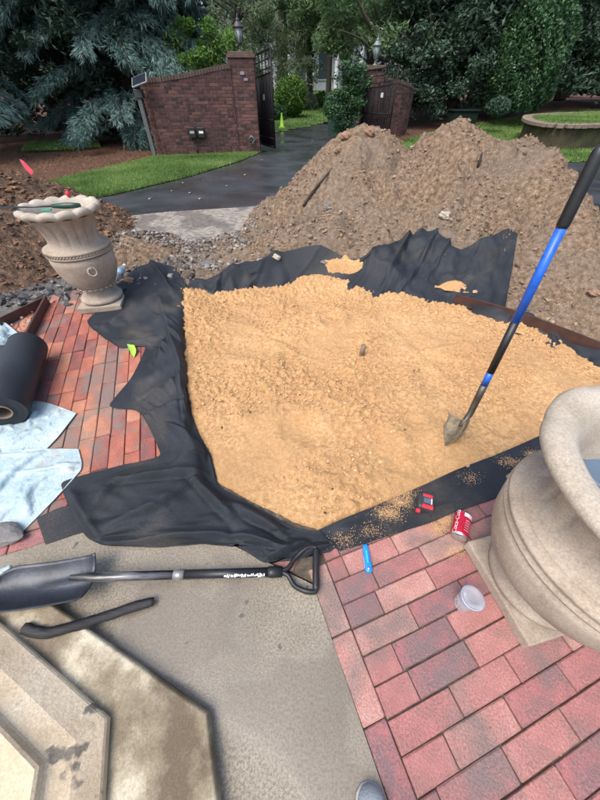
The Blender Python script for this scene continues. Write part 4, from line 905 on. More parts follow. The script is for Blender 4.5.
# ------------------------------------------------------------------ rolled fabric and plastic sheets
ra = Vector(gp(2, 412, .11)); rb_ = Vector(gp(28, 346, .11)); t = thing('fabric_roll', (ra.x, ra.y, 0), 'thick roll of black landscape fabric at the left edge of the patio', 'fabric roll')
ax = (rb_ - ra); ax.z = 0; Lr = ax.length; ax.normalize(); sd_ = Vector((0, 0, 1)).cross(ax); rr = .105
rs = []; nn = 56
for k in range(25):
    f = k / 24; p = ra + ax * Lr * f; ring = []
    for i in range(nn):
        a = 2 * math.pi * i / nn; q = rr * (1 + .02 * math.sin(a * 2 + f * 3) + .012 * math.sin(3 * a + f * 9) + (.03 * (i / nn)))
        if k in (0, 24): q *= .98
        ring.append(p + sd_ * math.cos(a) * q + Vector((0, 0, 1)) * math.sin(a) * q)
    rs.append(ring)
b_ = MB(); b_.rings(rs, False, False)
# spiral end faces
for kk, sgn in ((0, -1), (24, 1)):
    p = ra + ax * Lr * (kk / 24); rad = [.98 * rr, .085, .07, .058, .047]
    b_.rings([[p + ax * (0 if j % 2 == 0 else .006 * -sgn) + sd_ * math.cos(2 * math.pi * i / nn) * q * (1.0 + (.03 * i / nn if j == 0 else 0)) + Vector((0, 0, 1)) * math.sin(2 * math.pi * i / nn) * q for i in range(nn)] for j, q in enumerate(rad)], False, False)
b_.build('rolled_fabric', M['fabric_roll'], t)
card = plain('cardboard', (.20, .15, .11), .8)
c_ = MB(); 
c_.rings([[ra + ax * d + sd_ * math.cos(2 * math.pi * i / 40) * q + Vector((0, 0, 1)) * math.sin(2 * math.pi * i / 40) * q for i in range(40)] for d, q in ((-.003, .047), (-.008, .046), (-.008, .040), (.0, .039), (Lr * .98, .039))], False, False)
c_.build('core_tube', card, t)
tail = [[(tuple(ra + ax * Lr * f + sd_ * s + Vector((0, 0, zz - .11)))) for s, zz in ((-.09, .05), (-.12, .02), (-.15, .006))] for f in (0, .5, 1.)]
plm = mat('plastic_sheet', [(.3, (.33, .47, .52)), (.5, (.50, .64, .68)), (.75, (.66, .76, .79))], scale=5, rough=.22, rough2=.4, bump=.7, bscale=26, bdist=.02, detail=7, dist=.6, transl=.15, second=(5, .6, .7, (.36, .33, .27), .6))
cloth('plastic_sheet', [rowz((-80, 405, .01), (-20, 398, .01), (43, 402, .012), (76, 413, .008)), rowz((-80, 440, .01), (-20, 430, .02), (25, 430, .02), (58, 436, .01)), rowz((-80, 470, .01), (-20, 455, .025), (15, 452, .02), (44, 451, .006))], 90, 110, 'pale blue crumpled plastic sheet right under the fabric roll', (), .010, 16, m=plm, wave=(.04, .012), slack=(.045, .03), cat='plastic sheet', under=under_g)
cloth('plastic_sheet', [rowz((-80, 462, .01), (-20, 455, .02), (35, 449, .02), (78, 449, .008)), rowz((-80, 500, .01), (-25, 490, .03), (30, 470, .03), (81, 468, .008)), rowz((-80, 540, .01), (-30, 520, .03), (20, 500, .03), (60, 493, .008)), rowz((-80, 570, .006), (-40, 548, .01), (0, 537, .012), (19, 535, .006))], 110, 130, 'larger pale blue plastic sheet spread over the lower left bricks', [((0, 470), (70, 460), .012, .01)], .009, 15, m=plm, wave=(.04, .012), slack=(.045, .03), cat='plastic sheet', under=under_g)
cloth('plastic_sheet', [rowz((-60, 320, .04), (-10, 318, .05), (6, 323, .03)), rowz((-60, 340, .06), (-5, 335, .05), (18, 334, .02)), rowz((-60, 370, .03), (-10, 358, .04), (8, 352, .02))], 60, 70, 'pale blue plastic sheet behind the fabric roll', (), .015, 16, m=plm, wave=(.04, .012), slack=(.045, .03), cat='plastic sheet', under=under_g)
cloth('landscape_fabric', [rowz((-70, 352, .06), (-20, 345, .07), (7, 345, .08)), rowz((-70, 380, .06), (-20, 370, .07), (4, 362, .07)), rowz((-70, 400, .03), (-25, 395, .05), (-5, 385, .06))], 50, 50, 'loose black fabric end left of the roll', (), .01, 12, under=under_g)
tag(rock('rag', gp(5, 534, .02), (.07, .045, .03), m_grey, 'small grey rag at the left edge beside the plastic sheet', 21), cat='rag')
MB().box(gp(-2, 582, .03), (.08, .09, .02), Matrix.Rotation(.5, 3, 'Z'), bev=.006).build('plastic_scrap', plm); tag(bpy.data.objects['plastic_scrap'], 'pale plastic scrap on the shovel blade at the left edge', 'plastic scrap')

# ------------------------------------------------------------------ small things
# can
ca = Vector(gp(458, 541, .033)); cb = Vector(gp(465, 510, .033)); cax = (cb - ca).normalized(); cen = (ca + cb) / 2
can = thing('soda_can', (cen.x, cen.y, 0), 'crushed red soda can lying on the bricks by the right urn', 'can')
red = plain('can_red', (.62, .015, .05), .28, .3, scale=20); alu = plain('aluminium', (.6, .6, .6), .3, .9)
side = Vector((0, 0, 1)).cross(cax).normalized(); up = Vector((0, 0, 1))
def canring(t_, r, sq=1.): return [cen + cax * t_ + (side * math.cos(a) * (1 + .05 * (1 - sq) * 4) + up * math.sin(a) * sq) * r for a in np.linspace(0, 2 * math.pi, 36, endpoint=False)]
MB().rings([canring(t_, r, q) for t_, r, q in ((-.052, .031, 1), (-.047, .033, 1), (-.02, .0325, .95), (0, .032, .9), (.02, .0325, .93), (.045, .033, 1))], False, False).build('body', red, can)
MB().rings([canring(t_, r) for t_, r in ((-.052, .031), (-.058, .027), (-.059, .0262), (-.057, .024), (-.055, .012), (-.055, .0005))], False, False).build('top', alu, can)
MB().rings([canring(t_, r) for t_, r in ((.045, .033), (.052, .028), (.055, .025), (.052, .022), (.048, .0005))], False, False).build('bottom', alu, can)
MB().box(cen - cax * .0585 + up * .004, (.018, .012, .0015), frame((0, 0, 0), side, up).to_3x3()).build('tab', alu, can)
def bent_text(body, size, m, name, parent, cen, axis, u0, r, a0, mirror=1):
    cu = bpy.data.curves.new('t', 'FONT'); cu.body = body; cu.size = size; cu.align_x = 'CENTER'; cu.align_y = 'CENTER'; cu.shear = .35; cu.resolution_u = 3
    ob = bpy.data.objects.new('t', cu); col.objects.link(ob); dg_ = bpy.context.evaluated_depsgraph_get(); me = bpy.data.meshes.new_from_object(ob.evaluated_get(dg_)); bpy.data.objects.remove(ob)
    bm = bmesh.new(); bm.from_mesh(me); bmesh.ops.subdivide_edges(bm, edges=[e_ for e_ in bm.edges if e_.calc_length() > size * .25], cuts=2)
    for v in bm.verts:
        a = a0 - v.co.y / r; v.co = cen + axis * (v.co.x + u0) + (side * math.cos(a) + up * math.sin(a)) * (r + .0007)
    bm.to_mesh(me); bm.free(); me.materials.append(m); return link(name, me, parent)
wht = plain('white_ink', (.8, .8, .8), .4)
bent_text('Coca-Cola', .026, wht, 'lettering', can, cen, cax, -.008, .0330, R(38))
pn = MB(); pn.rings([[cen + cax * t_ + (side * math.cos(a) + up * math.sin(a)) * .0334 for a in np.linspace(R(80), R(150), 12)] for t_ in (.026, .043)], False, False, close=False); pn.build('nutrition_panel', wht, can)
for k in range(5):
    pn = MB(); pn.rings([[cen + cax * t_ + (side * math.cos(a) + up * math.sin(a)) * .0333 for a in np.linspace(R(95), R(145), 10)] for t_ in (-.035 + k * .011, -.0335 + k * .011)], False, False, close=False); pn.build('print_line', wht, can)

# tape measure
tc_ = Vector(gp(425, 503, .055)); tm = thing('tape_measure', (tc_.x, tc_.y, .03), 'red and black tape measure on the front fabric strip', 'tape measure'); rt = Matrix.Rotation(R(-18), 3, 'Z'); redp = plain('red_case', (.62, .03, .05), .35)
MB().box(tc_, (.068, .072, .042), rt, bev=.012).build('case', plain('dark_case', (.03, .035, .04), .45), tm)
MB().box(tc_ + rt @ Vector((.006, .026, .0135)), (.042, .016, .018), rt, bev=.004).build('side_grip', redp, tm)
MB().box(tc_ + rt @ Vector((.006, -.024, .0135)), (.046, .018, .018), rt, bev=.004).build('side_grip', redp, tm)
MB().box(tc_ + rt @ Vector((-.026, -.040, -.008)), (.018, .014, .018), rt, bev=.003).build('foot', redp, tm)
MB().box(tc_ + rt @ Vector((.004, .001, .022)), (.030, .024, .003), rt, bev=.001).build('badge', plain('badge', (.10, .12, .16), .3), tm)
MB().box(tc_ + rt @ Vector((.021, .001, .0225)), (.004, .026, .004), rt, bev=.001).build('edge_trim', wht, tm)

# utility knife
ka, kb = Vector(gp(365, 545, .010)), Vector(gp(369, 573, .010)); kc = (ka + kb) / 2; kax = (ka - kb).normalized(); kr = frame((0, 0, 0), kax, Vector((0, 0, 1)).cross(kax)).to_3x3()
kn = thing('utility_knife', (kc.x, kc.y, 0), 'bright blue utility knife lying on the bricks below the fabric', 'knife')
KL = (ka - kb).length; bl_ = plain('bright_blue', (.01, .22, .75), .3); kb_ = MB()
ks = kr @ Vector((0, 1, 0)); rs = []
for f, w in ((-.5, .004), (-.48, .010), (-.42, .014), (-.3, .0145), (0, .0125), (.3, .0115), (.45, .010), (.5, .007)):
    rs.append([kc + kax * KL * f + ks * w * a + Vector((0, 0, zz * .009)) for a, zz in ((-1, -.6), (-.7, -1), (.7, -1), (1, -.6), (1, .6), (.7, 1), (-.7, 1), (-1, .6))])
kb_.rings(rs).build('handle', bl_, kn)
MB().box(kc + kax * .005 + Vector((0, 0, .0095)), (KL * .45, .006, .002), kr, bev=.0008).build('slider', plain('light_blue', (.05, .45, .85), .3), kn)
MB().box(kc + kax * -.012 + ks * .0125 + Vector((0, 0, .003)), (KL * .42, .006, .006), kr, bev=.001).build('side_plate', alu, kn)
MB().lathe([(.005, 0), (.005, .003), (.003, .0036), (.0003, .0036)], tuple(kc - kax * KL * .36 + Vector((0, 0, .0085))), 16).build('screw', alu, kn)

# plastic bottle standing
glass = bpy.data.materials.new('clear_plastic'); glass.use_nodes = True; gb = glass.node_tree.nodes['Principled BSDF']; gb.inputs['Base Color'].default_value = (.82, .87, .93, 1); gb.inputs['Roughness'].default_value = .12; gb.inputs['Transmission Weight'].default_value = .75; gb.inputs['IOR'].default_value = 1.2
lidg = glass.copy(); lidg.name = 'lid_plastic'; lidg.node_tree.nodes['Principled BSDF'].inputs['Roughness'].default_value = .3; lidg.node_tree.nodes['Principled BSDF'].inputs['Transmission Weight'].default_value = .85
bp_ = gp(461, 604, 0); bo = thing('plastic_cup', bp_, 'clear plastic cup with pale blue rim standing beside the right urn plinth', 'cup')
MB().lathe([(.0005, .003), (.024, .001), (.026, .006), (.0265, .012), (.028, .03), (.029, .032), (.031, .06), (.033, .085), (.035, .10)], bp_, 36, cap1=False).build('cup_wall', glass, bo)
MB().lathe([(.035, .098), (.037, .098), (.038, .104), (.036, .107), (.034, .104), (.035, .098)], bp_, 36, cap0=False, cap1=False).build('rim_band', plain('rim_blue', (.38, .44, .62), .3), bo)
MB().lathe([(.034, .104), (.035, .109), (.031, .113), (.022, .1145), (.020, .111), (.0005, .111)], bp_, 36, cap0=False, cap1=False).build('lid', glass if False else lidg, bo)
# bottle by left urn
ba, bb = Vector(hitm(115, 279, .04)), Vector(hitm(124, 266, .05)); bax = (bb - ba); bt = thing('water_bottle', gp(117, 282, 0), 'empty water bottle with pale blue label leaning beside the left urn', 'bottle')
prof = [(0, .010), (.02, .030), (.2, .033), (.35, .031), (.5, .033), (.7, .032), (.82, .022), (.9, .013), (1., .013)]
MB().tube([ba + bax * f for f, r in prof], [r for f, r in prof], 18).build('shell', glass, bt)
MB().tube([ba + bax * .3, ba + bax * .65], [.0342, .0342], 18).build('wrapper', plain('pale_label', (.35, .6, .75), .4), bt)
MB().tube([ba + bax * .98, ba + bax * 1.08], .015, 14).build('cap', wht, bt)
rock('rock', hitm(114, 291, .03), (.10, .06, .05), mat('black_bag', [(.3, (.012, .012, .014)), (.7, (.04, .04, .045))], scale=12, rough=.35, bump=.5), 'dark lump of wet wood between the left urn and the fabric', 31, cat='debris')
rock('rock', hitm(129, 280, .04), (.05, .04, .03), m_red, 'small tan lump beside the water bottle', 32)
# wooden stake in sand
q = gp(361, 357, .03); tag(MB().tube([(q[0], q[1], .0), (q[0] + .002, q[1], .05), (q[0] + .004, q[1], .124), (q[0] + .004, q[1], .127)], [.016, .0165, .019, .016], 9).build('wooden_stake', mat('stake', [(.3, (.10, .07, .045)), (.7, (.30, .22, .14))], scale=20, rough=.85)), 'short round wooden stake poking out of the middle of the sand', 'stake')
# green tag
cloth('green_ribbon', [rowz((127, 344, .02), (134, 345, .025)), rowz((129, 349, .02), (136, 350, .03)), rowz((132, 354, .01), (134, 357, .01))], 20, 14, 'lime green ribbon scrap at the edge of the left drape', (), .01, 30, m=plain('lime', (.32, .75, .06), .5), cat='ribbon')
# mason pegs: survey flag
q = gp(33, 184, 0); t = thing('survey_flag', q, 'pink survey flag standing in the mulch by the lawn', 'flag')
MB().tube([q, (q[0] - .01, q[1], .38)], .003, 6).build('wire', plain('wire', (.2, .2, .2), .5), t)
fl = MB(); z0 = .16; a = [(q[0] - .005, q[1], .39), (q[0] + .05, q[1], .36), (q[0] + .14, q[1], .20), (q[0] + .06, q[1], .14), (q[0] - .0, q[1], .24)]
fl.rings([[Vector(p) for p in a], [Vector(p) + Vector((0, .003, 0)) for p in a]], smooth=False).build('pennant', plain('pink', (.95, .10, .14), .5), t)
t = None
# shoe tip
sc_ = gp(378, 812, .05); rs = []
for f, w, h in ((-.16, .045, .09), (-.1, .05, .085), (-.04, .048, .07), (0, .044, .058), (.04, .033, .045), (.055, .02, .03), (.06, .004, .012)):
    rs.append([Vector((sc_[0] - .01 + w * math.cos(a), sc_[1] + f * 1.0 - .02, max(0, h * .5 + h * .5 * math.sin(a)))) for a in np.linspace(0, 2 * math.pi, 28, endpoint=False)])
t = thing('shoe', (sc_[0], sc_[1], 0), 'grey shoe toe at the bottom edge beside the brick border', 'shoe')
MB().rings(rs).build('upper', mat('shoe', [(.3, (.22, .26, .29)), (.7, (.36, .41, .44))], scale=20, rough=.8, bump=.4, bscale=200), t)
so = MB(); so.rings([[Vector((p.x * 1 + (p.x - (sc_[0] - .01)) * .06, p.y + .003, min(.012, p.z * .2) + (0 if k else 0))) for p in r] for k, r in enumerate(rs)]).build('sole', plain('sole', (.35, .36, .36), .7), t)
# ------------------------------------------------------------------ brick walls, pillars, lanterns, gates
def brick_face(mb_list, p0, p1, z0, ztop, nrm, off=0):
    """collect bricks along the base line p0->p1 (2D), standing proud of the core"""
    d = np.array(p1) - np.array(p0); L = np.linalg.norm(d); d = d / L; row = 0; z = z0
    while True:
        x = -(.105 if row % 2 else 0) + off; any_ = False
        while x < L:
            a, b = max(x, 0), min(x + .2, L)
            if b - a > .03:
                zt_ = ztop(((a + b) / 2) / L)
                if z + .06 < zt_ + .03:
                    any_ = True; h = min(.057, zt_ - z)
                    if h > .015: mb_list.append((np.array(p0) + d * (a + b) / 2, z + h / 2, (b - a - .006) / 2, h / 2, d, nrm))
            x += .21
        z += .067; row += 1
        if z > z0 + 4 or not any_: break
def build_bricks(lst, name, parent, m):
    n = len(lst); V = np.zeros((n, 8, 3)); 
    for k, (c, zc, hl, hh, d, nr) in enumerate(lst):
        pr = .010 + random.uniform(-.003, .004)
        for q in range(8):
            sx, sz, sy = (q & 1) * 2 - 1, (q >> 1 & 1) * 2 - 1, (q >> 2 & 1)
            inset = .003 if sy else 0
            p = c + d * sx * (hl - inset) + nr * (pr if sy else -.02); V[k, q] = (p[0], p[1], zc + sz * (hh - inset))
    F = np.array([(0, 1, 3, 2), (4, 6, 7, 5), (0, 4, 5, 1), (2, 3, 7, 6), (0, 2, 6, 4), (1, 5, 7, 3)])
    F = (F[None] + (np.arange(n) * 8)[:, None, None]).reshape(-1, 4)
    me = mesh_np(name, V.reshape(-1, 3), F, m, False, np.repeat(np.clip(rng.beta(2, 2, n), 0, 1), 6)); o = link(name, me, parent)
    bm = bmesh.new(); bm.from_mesh(me); bmesh.ops.recalc_face_normals(bm, faces=bm.faces); bm.to_mesh(me); bm.free(); tag(o, kind='stuff'); return o
def wall(path, ztop, thick, name, label, zb=-.05, cap=True):
    P = np.array(path); n = len(P); seg = np.r_[0, np.cumsum(np.linalg.norm(np.diff(P, axis=0), axis=1))]; L = seg[-1]
    t = thing(name, (float(P[0][0]), float(P[0][1]), 0), label, 'brick wall')
    T = np.gradient(P, axis=0); T /= np.linalg.norm(T, axis=1)[:, None]; N_ = np.c_[T[:, 1], -T[:, 0]]
    rs = []
    for i in range(n):
        zt_ = ztop(seg[i] / L); a = P[i]; b = P[i] - N_[i] * thick
        rs.append([Vector((*a, zb)), Vector((*b, zb)), Vector((*b, zt_)), Vector((*a, zt_))])
    MB().rings(rs, smooth=False).build('core', M['wallmortar'], t)
    lst = []
    for i in range(n - 1):
        f = lambda s, i=i: ztop((seg[i] + s * (seg[i + 1] - seg[i])) / L)
        brick_face(lst, P[i], P[i + 1], zb + .0, f, (N_[i] + N_[i + 1]) / 2)
        brick_face(lst, P[i + 1] - N_[i + 1] * thick, P[i] - N_[i] * thick, zb, lambda s, i=i: ztop((seg[i] + (1 - s) * (seg[i + 1] - seg[i])) / L), -(N_[i] + N_[i + 1]) / 2)
    brick_face(lst, P[0] - N_[0] * thick, P[0], zb, lambda s: ztop(0), -T[0])
    build_bricks(lst, 'brickwork', t, M['wallbrick'])
    if cap:      # rowlock bricks along the sloping top
        k = max(2, int(L / .075)); cl = []
        bm_me = None
        cb = MB()
        for j in range(k):
            s_ = (j + .5) / k; pos = s_ * L; i = min(np.searchsorted(seg, pos), n - 1) or 1; f = (pos - seg[i - 1]) / (seg[i] - seg[i - 1]); p = P[i - 1] + (P[i] - P[i - 1]) * f; nn_ = N_[i]
            sl = math.atan2(ztop(min(1, s_ + .02)) - ztop(max(0, s_ - .02)), .04 * L); d = P[i] - P[i - 1]
            rt = Matrix.Rotation(math.atan2(d[1], d[0]), 3, 'Z') @ Matrix.Rotation(-sl, 3, 'Y')
            c = p - nn_ * thick / 2; cb.box((c[0], c[1], ztop(s_) + .035), (.064, thick + .05, .085), rt)
        o = cb.build('coping', M['capstone'], t); tag(o, kind='stuff')
    return t
def pillar(cx, cy, w, h, ang, label):
    t = thing('brick_pillar', (cx, cy, 0), label, 'pillar'); rt = Matrix.Rotation(ang, 3, 'Z')
    MB().box((cx, cy, h / 2 - .05), (w, w, h + .1 - .1), rt).build('core', M['wallmortar'], t)
    lst = []; cs = [np.array((rt @ Vector(v))[:2]) + np.array([cx, cy]) for v in ((-w / 2, -w / 2, 0), (w / 2, -w / 2, 0), (w / 2, w / 2, 0), (-w / 2, w / 2, 0))]
    for i in range(4):
        a, b = cs[i], cs[(i + 1) % 4]; d = b - a; nr = np.array([d[1], -d[0]]) / np.linalg.norm(d); brick_face(lst, a, b, -.05, lambda s: h - .03, nr)
    build_bricks(lst, 'brickwork', t, M['wallbrick'])
    MB().box((cx, cy, h - .0), (w + .10, w + .10, .06), rt, bev=.006).box((cx, cy, h + .055), (w + .02, w + .02, .05), rt, bev=.006).build('cap', M['capstone'], t)
    return t
lgl = plain('lamp_glass', (.30, .34, .34), .25, scale=30); lmt = plain('lamp_metal', (.055, .06, .06), .5, .4)
def lantern(x, y, z, s, label, pale=False):
    t = thing('lantern', (x, y, z), label, 'lantern', 'lanterns on the gate pillars'); c = (x, y, z); mt_ = plain('verdigris', (.16, .2, .19), .5, .3) if pale else lmt
    MB().lathe([(a * s, b * s) for a, b in ((.10, 0), (.10, .02), (.05, .04), (.03, .07), (.045, .09), (.03, .11), (.03, .14), (.07, .17), (.085, .185))], c, 16).build('stem', mt_, t)
    hx = [(.085, .185), (.10, .20), (.135, .48)]
    MB().lathe([(a * s * .93, b * s) for a, b in ((.09, .19), (.135, .49))], c, 6).build('glass', lgl, t)
    for k in range(6):
        a = math.pi * 2 * k / 6; MB().tube([(x + .092 * s * math.cos(a), y + .092 * s * math.sin(a), z + .19 * s), (x + .138 * s * math.cos(a), y + .138 * s * math.sin(a), z + .49 * s)], .008 * s, 6).build('bar', mt_, t)
    MB().lathe([(a * s, b * s) for a, b in ((.15, .48), (.165, .50), (.15, .515), (.11, .57), (.06, .62), (.075, .635), (.05, .66), (.02, .68), (.03, .70), (.015, .73), (.002, .78))], c, 12).build('roof', mt_, t)
    return t
def gate(h, e, z0, z1, label):
    h = np.array(h[:2]); e = np.array(e[:2]); d = e - h; L = np.linalg.norm(d); d /= L
    t = thing('iron_gate', (float(h[0]), float(h[1]), 0), label, 'gate'); P = lambda s, z: (float(h[0] + d[0] * s), float(h[1] + d[1] * s), z)
    zt_ = lambda s: z1 + .10 * (s / L) ** 1.5
    for s in (0.03, L): MB().tube([P(s, z0), P(s, zt_(s))], .026, 6).build('stile', M['iron'], t)
    for i, dz in enumerate((0, -.16, -.32, -.42)): MB().tube([P(s, zt_(s) + dz) for s in np.linspace(0.03, L, 8)], .022 if i in (0, 3) else .014, 6).build('rail', M['iron'], t)
    for z in (z0 + .03, z0 + .22, z0 + .62): MB().tube([P(.03, z), P(L, z)], .022, 6).build('rail', M['iron'], t)
    n = max(7, int(L / .075))
    for k in range(1, n): s = L * k / n; MB().tube([P(s, z0), P(s, zt_(s) - (.42 if k % 3 else .0))], .020, 5).build('bar', M['iron'], t)
    for k in range(3):
        s = L * (k + .5) / 3
        for zc, r in ((z0 + .42, .14), (z0 + 1.0, .10), (z0 + 1.25, .13)):
            MB().tube([(lambda q: (q[0], q[1], q[2]))(P(s + r * .62 * math.cos(a) * (1 - .5 * a / 12), zc + r * math.sin(a) * (1 - .5 * a / 12))) for a in np.linspace(0, 10, 26)], .011, 5).build('scroll', M['iron'], t)
    MB().box(P(L * .62, z0 + 1.08), (.10, .05, .12), Matrix.Rotation(math.atan2(d[1], d[0]), 3, 'Z'), bev=.004).build('lock_plate', plain('lock_pale', (.5, .5, .48), .5), t)
    return t

A = gp(156, 155); B = gp(236, 152.5)
pth = catmull([(A[0] - .02, A[1] + .25), (A[0] + .25, A[1] + .02), ((A[0] + B[0]) / 2, (A[1] + B[1]) / 2 - .06), (B[0] - .1, B[1]), (B[0] + .1, B[1] + .05)], 9)
zs = [pd(150, 79, A[1])[2], pd(170, 76.5, 11.1)[2], pd(190, 72.5, 11.3)[2], pd(215, 66, 11.45)[2], pd(233, 63, 11.55)[2]]
zs = [z_ - .085 for z_ in zs]
wall(pth, lambda s: float(np.interp(s, [0, .28, .55, .82, 1], zs)), .30, 'brick_wall', 'dark red brick wall with a swept top left of the driveway gate')
pw = .62; pc = pd(245.5, 100, 11.55 + pw / 2); phz = pd(245, 51, 11.5)[2] - .08
pillar(pc[0], pc[1], pw, phz, R(4), 'dark red brick gate pillar at the end of the swept brick wall')
lantern(pc[0] - .02, pc[1], phz + .08, (pd(239, 12, pc[1])[2] - phz - .08) / .78, 'old dark lantern on the left gate pillar')
pr_ = pd(371, 100, 15.75); phr = pd(371, 65, 15.4)[2] - .08
pillar(pr_[0], pr_[1], .68, phr, R(-8), 'brick gate pillar behind the folded right gate leaf')
lantern(pd(375.5, 60, 15.75)[0], pr_[1], phr + .08, (pd(377, 33.5, pr_[1])[2] - phr - .08) / .78, 'pale weathered lantern on the right gate pillar', True)
wr = [(pr_[0] + .3, pr_[1] - .05), (pr_[0] + .9, pr_[1] + .1), (pr_[0] + 1.5, pr_[1] + .6), (pr_[0] + 1.9, pr_[1] + 1.4)]
wall(catmull(wr, 7), lambda s: float(np.interp(s, [0, 1], [phr - .25, phr - .55])), .3, 'brick_wall', 'short dark brick wall curving back right of the right gate')
gate(gp(256, 143, .06), gp(275, 148.5, .06), .06, pd(262, 53, 12.0)[2] - .02, 'black wrought iron gate leaf swung open beside the left pillar')
gate(pd(360, 130, 15.3), pd(389, 130, 14.3), .08, phr - .05, 'black wrought iron gate leaf folded in front of the right pillar')
# things on the left wall
def wy(px): return np.interp(px, [156, 196, 236], [pth[1][1], pth[4][1], pth[-2][1]]) - .05
for i, px in enumerate((192.5, 201.5)):
    c = pd(px, 132.5, wy(px)); t = thing('keypad_box', (c[0], c[1], c[2] - .12), ('black entry keypad box on the brick wall, the left one of the pair', 'black entry keypad box on the brick wall, the right one of the pair')[i], 'keypad', 'pair of entry boxes on the brick wall')
    MB().box((c[0], c[1] - .03, c[2]), (.20, .10, .22), bev=.012).build('housing', blk, t); MB().box((c[0] + .01, c[1] - .084, c[2] + .01), (.12, .006, .05), bev=.001).build('faceplate', wht if i else plain('dim_plate', (.35, .35, .34), .5), t)
c = pd(197, 146, wy(197)); tag(MB().tube([(c[0], c[1] - .005, c[2] + .12), (c[0], c[1] - .005, -.03)], .012, 6).build('conduit', blk), 'thin dark conduit running down the wall below the keypads', 'conduit')
c = pd(252, 139, 11.5); t = thing('gate_hinge', (c[0], c[1], c[2] - .15), 'rusty hinge hardware with cable at the foot of the left pillar', 'hinge'); MB().box((c[0], c[1] - .05, c[2]), (.18, .08, .12), bev=.01).build('bracket', lmt, t); MB().tube([(c[0] - .05, c[1] - .1, c[2] + .02), (c[0] + .0, c[1] - .14, c[2] + .08), (c[0] + .09, c[1] - .1, c[2] + .0), (c[0] + .02, c[1] - .12, c[2] - .09)], .014, 6).build('cable', plain('cable_pale', (.3, .3, .29), .6), t)
# solar post
b0 = gp(156, 155); y_ = b0[1] - .12; zt_ = pd(140, 88, y_)[2]; xx = pd(156, 155, y_)[0] - .03
t = thing('solar_panel_post', (xx, y_, 0), 'grey post with a small tilted solar panel left of the brick wall', 'solar panel')
MB().box((xx, y_, zt_ / 2 - .02), (.10, .10, zt_), bev=.006).build('post', plain('weathered', (.10, .105, .10), .8), t)
rt = Matrix.Rotation(R(-14), 3, 'Y') @ Matrix.Rotation(R(34), 3, 'X')
MB().box((xx + .16, y_ - .12, zt_ + .13), (.40, .30, .03), rt, bev=.004).build('panel_frame', plain('frame_pale', (.28, .30, .30), .4), t); MB().box(Vector((xx + .16, y_ - .12, zt_ + .13)) + rt @ Vector((0, 0, .018)), (.36, .26, .006), rt).build('solar_cell', plain('cell', (.015, .02, .03), .15), t)
MB().box((xx + .02, y_ - .0, zt_ - .1), (.2, .16, .16), bev=.01).build('control_box', lmt, t)
# address marks
c = pd(243.5, 76, 11.5); tag(MB().box((c[0] - .03, pc[1] - pw / 2 - .03, c[2] + .05), (.11, .01, .06), bev=.002).box((c[0] + .05, pc[1] - pw / 2 - .03, c[2] - .06), (.10, .01, .05), bev=.002).build('pillar_plate', plain('worn_plate', (.22, .2, .24), .6)), 'faded pale marks on the face of the left brick pillar', 'plate')
# cone, bin, utility box
c = gp(282, 127.5); c = (c[0], c[1], float(far_z(c[0], c[1])) - .02); t = thing('traffic_cone', c, 'tall lime yellow traffic cone at the edge of the far lawn', 'traffic cone')
lm = plain('lime_cone', (.45, .85, .06), .5); MB().lathe([(.13, 0), (.12, .06), (.09, .08), (.035, .50), (.03, .54), (.0005, .55)], c, 16).build('cone_body', lm, t); MB().box((c[0], c[1], c[2] + .015), (.3, .3, .03), bev=.004).build('base', lm, t)
c = gp(334, 134); t = thing('wheelie_bin', c, 'dark green wheeled rubbish bin beside the round shrub at the gate', 'bin'); gb_ = plain('bin_green', (.03, .085, .07), .5)
rs = [[Vector((c[0] + sx * w, c[1] + sy * w * .9, z)) for sx, sy in ((-1, -1), (1, -1), (1, 1), (-1, 1))] for w, z in ((.24, 0), (.33, 1.0), (.36, 1.01), (.36, 1.05))]
MB().rings(rs, smooth=False).build('tub', gb_, t); MB().rings([[Vector((c[0] + sx * w, c[1] + sy * w * .95, z)) for sx, sy in ((-1, -1), (1, -1), (1, 1), (-1, 1))] for w, z in ((.38, 1.055), (.37, 1.10), (.28, 1.16))], smooth=False).build('lid', gb_, t)
c = pd(462, 111, 18.2); zz = float(bank_z(np.array(c[0]), np.array(c[1]))); t = thing('utility_box', (c[0], c[1], zz), 'low dark green utility box in the shade under the magnolia', 'utility box')
MB().box((c[0] + .1, c[1], zz + .30), (1.1, .6, .6), bev=.03).build('cabinet', plain('box_green', (.010, .018, .013), 1., spec=.1), t); MB().box((c[0] + .1, c[1], zz + .63), (1.2, .7, .05), bev=.01).build('lid', plain('box_green2', (.011, .02, .015), 1., spec=.1), t)

# house far behind
hx = pd(322, 95, 46)[0]; t = thing('white_house', (hx, 46, 1.2), 'pale house with white columns and tall windows far behind the gate', 'house')
hw_ = plain('house_white', (.62, .64, .66), .6, scale=2); hb = plain('house_siding', (.48, .50, .52), .8, scale=2)
MB().box((hx + 2, 49, 4.2), (17, 5, 7.2)).build('wall', hb, t); 
for k in range(5): MB().lathe([(.22, 1.2), (.2, 1.3), (.18, 6.2), (.26, 6.4)], (hx - 3.5 + k * 2.4, 44.6, 0), 12).build('column', hw_, t)
MB().box((hx + 1.5, 45.6, 6.7), (13, 2.6, .6), bev=.03).build('porch_roof', hw_, t)
for k in range(5):
    f = MB().box((hx - 2.3 + k * 2.4, 46.45, 3.4), (1.3, .1, 2.9)).build('window', hw_, t)
    MB().box((hx - 2.3 + k * 2.4, 46.38, 3.4), (1.06, .04, 2.66)).build('pane', plain('house_glass', (.06, .08, .10), .1), f)
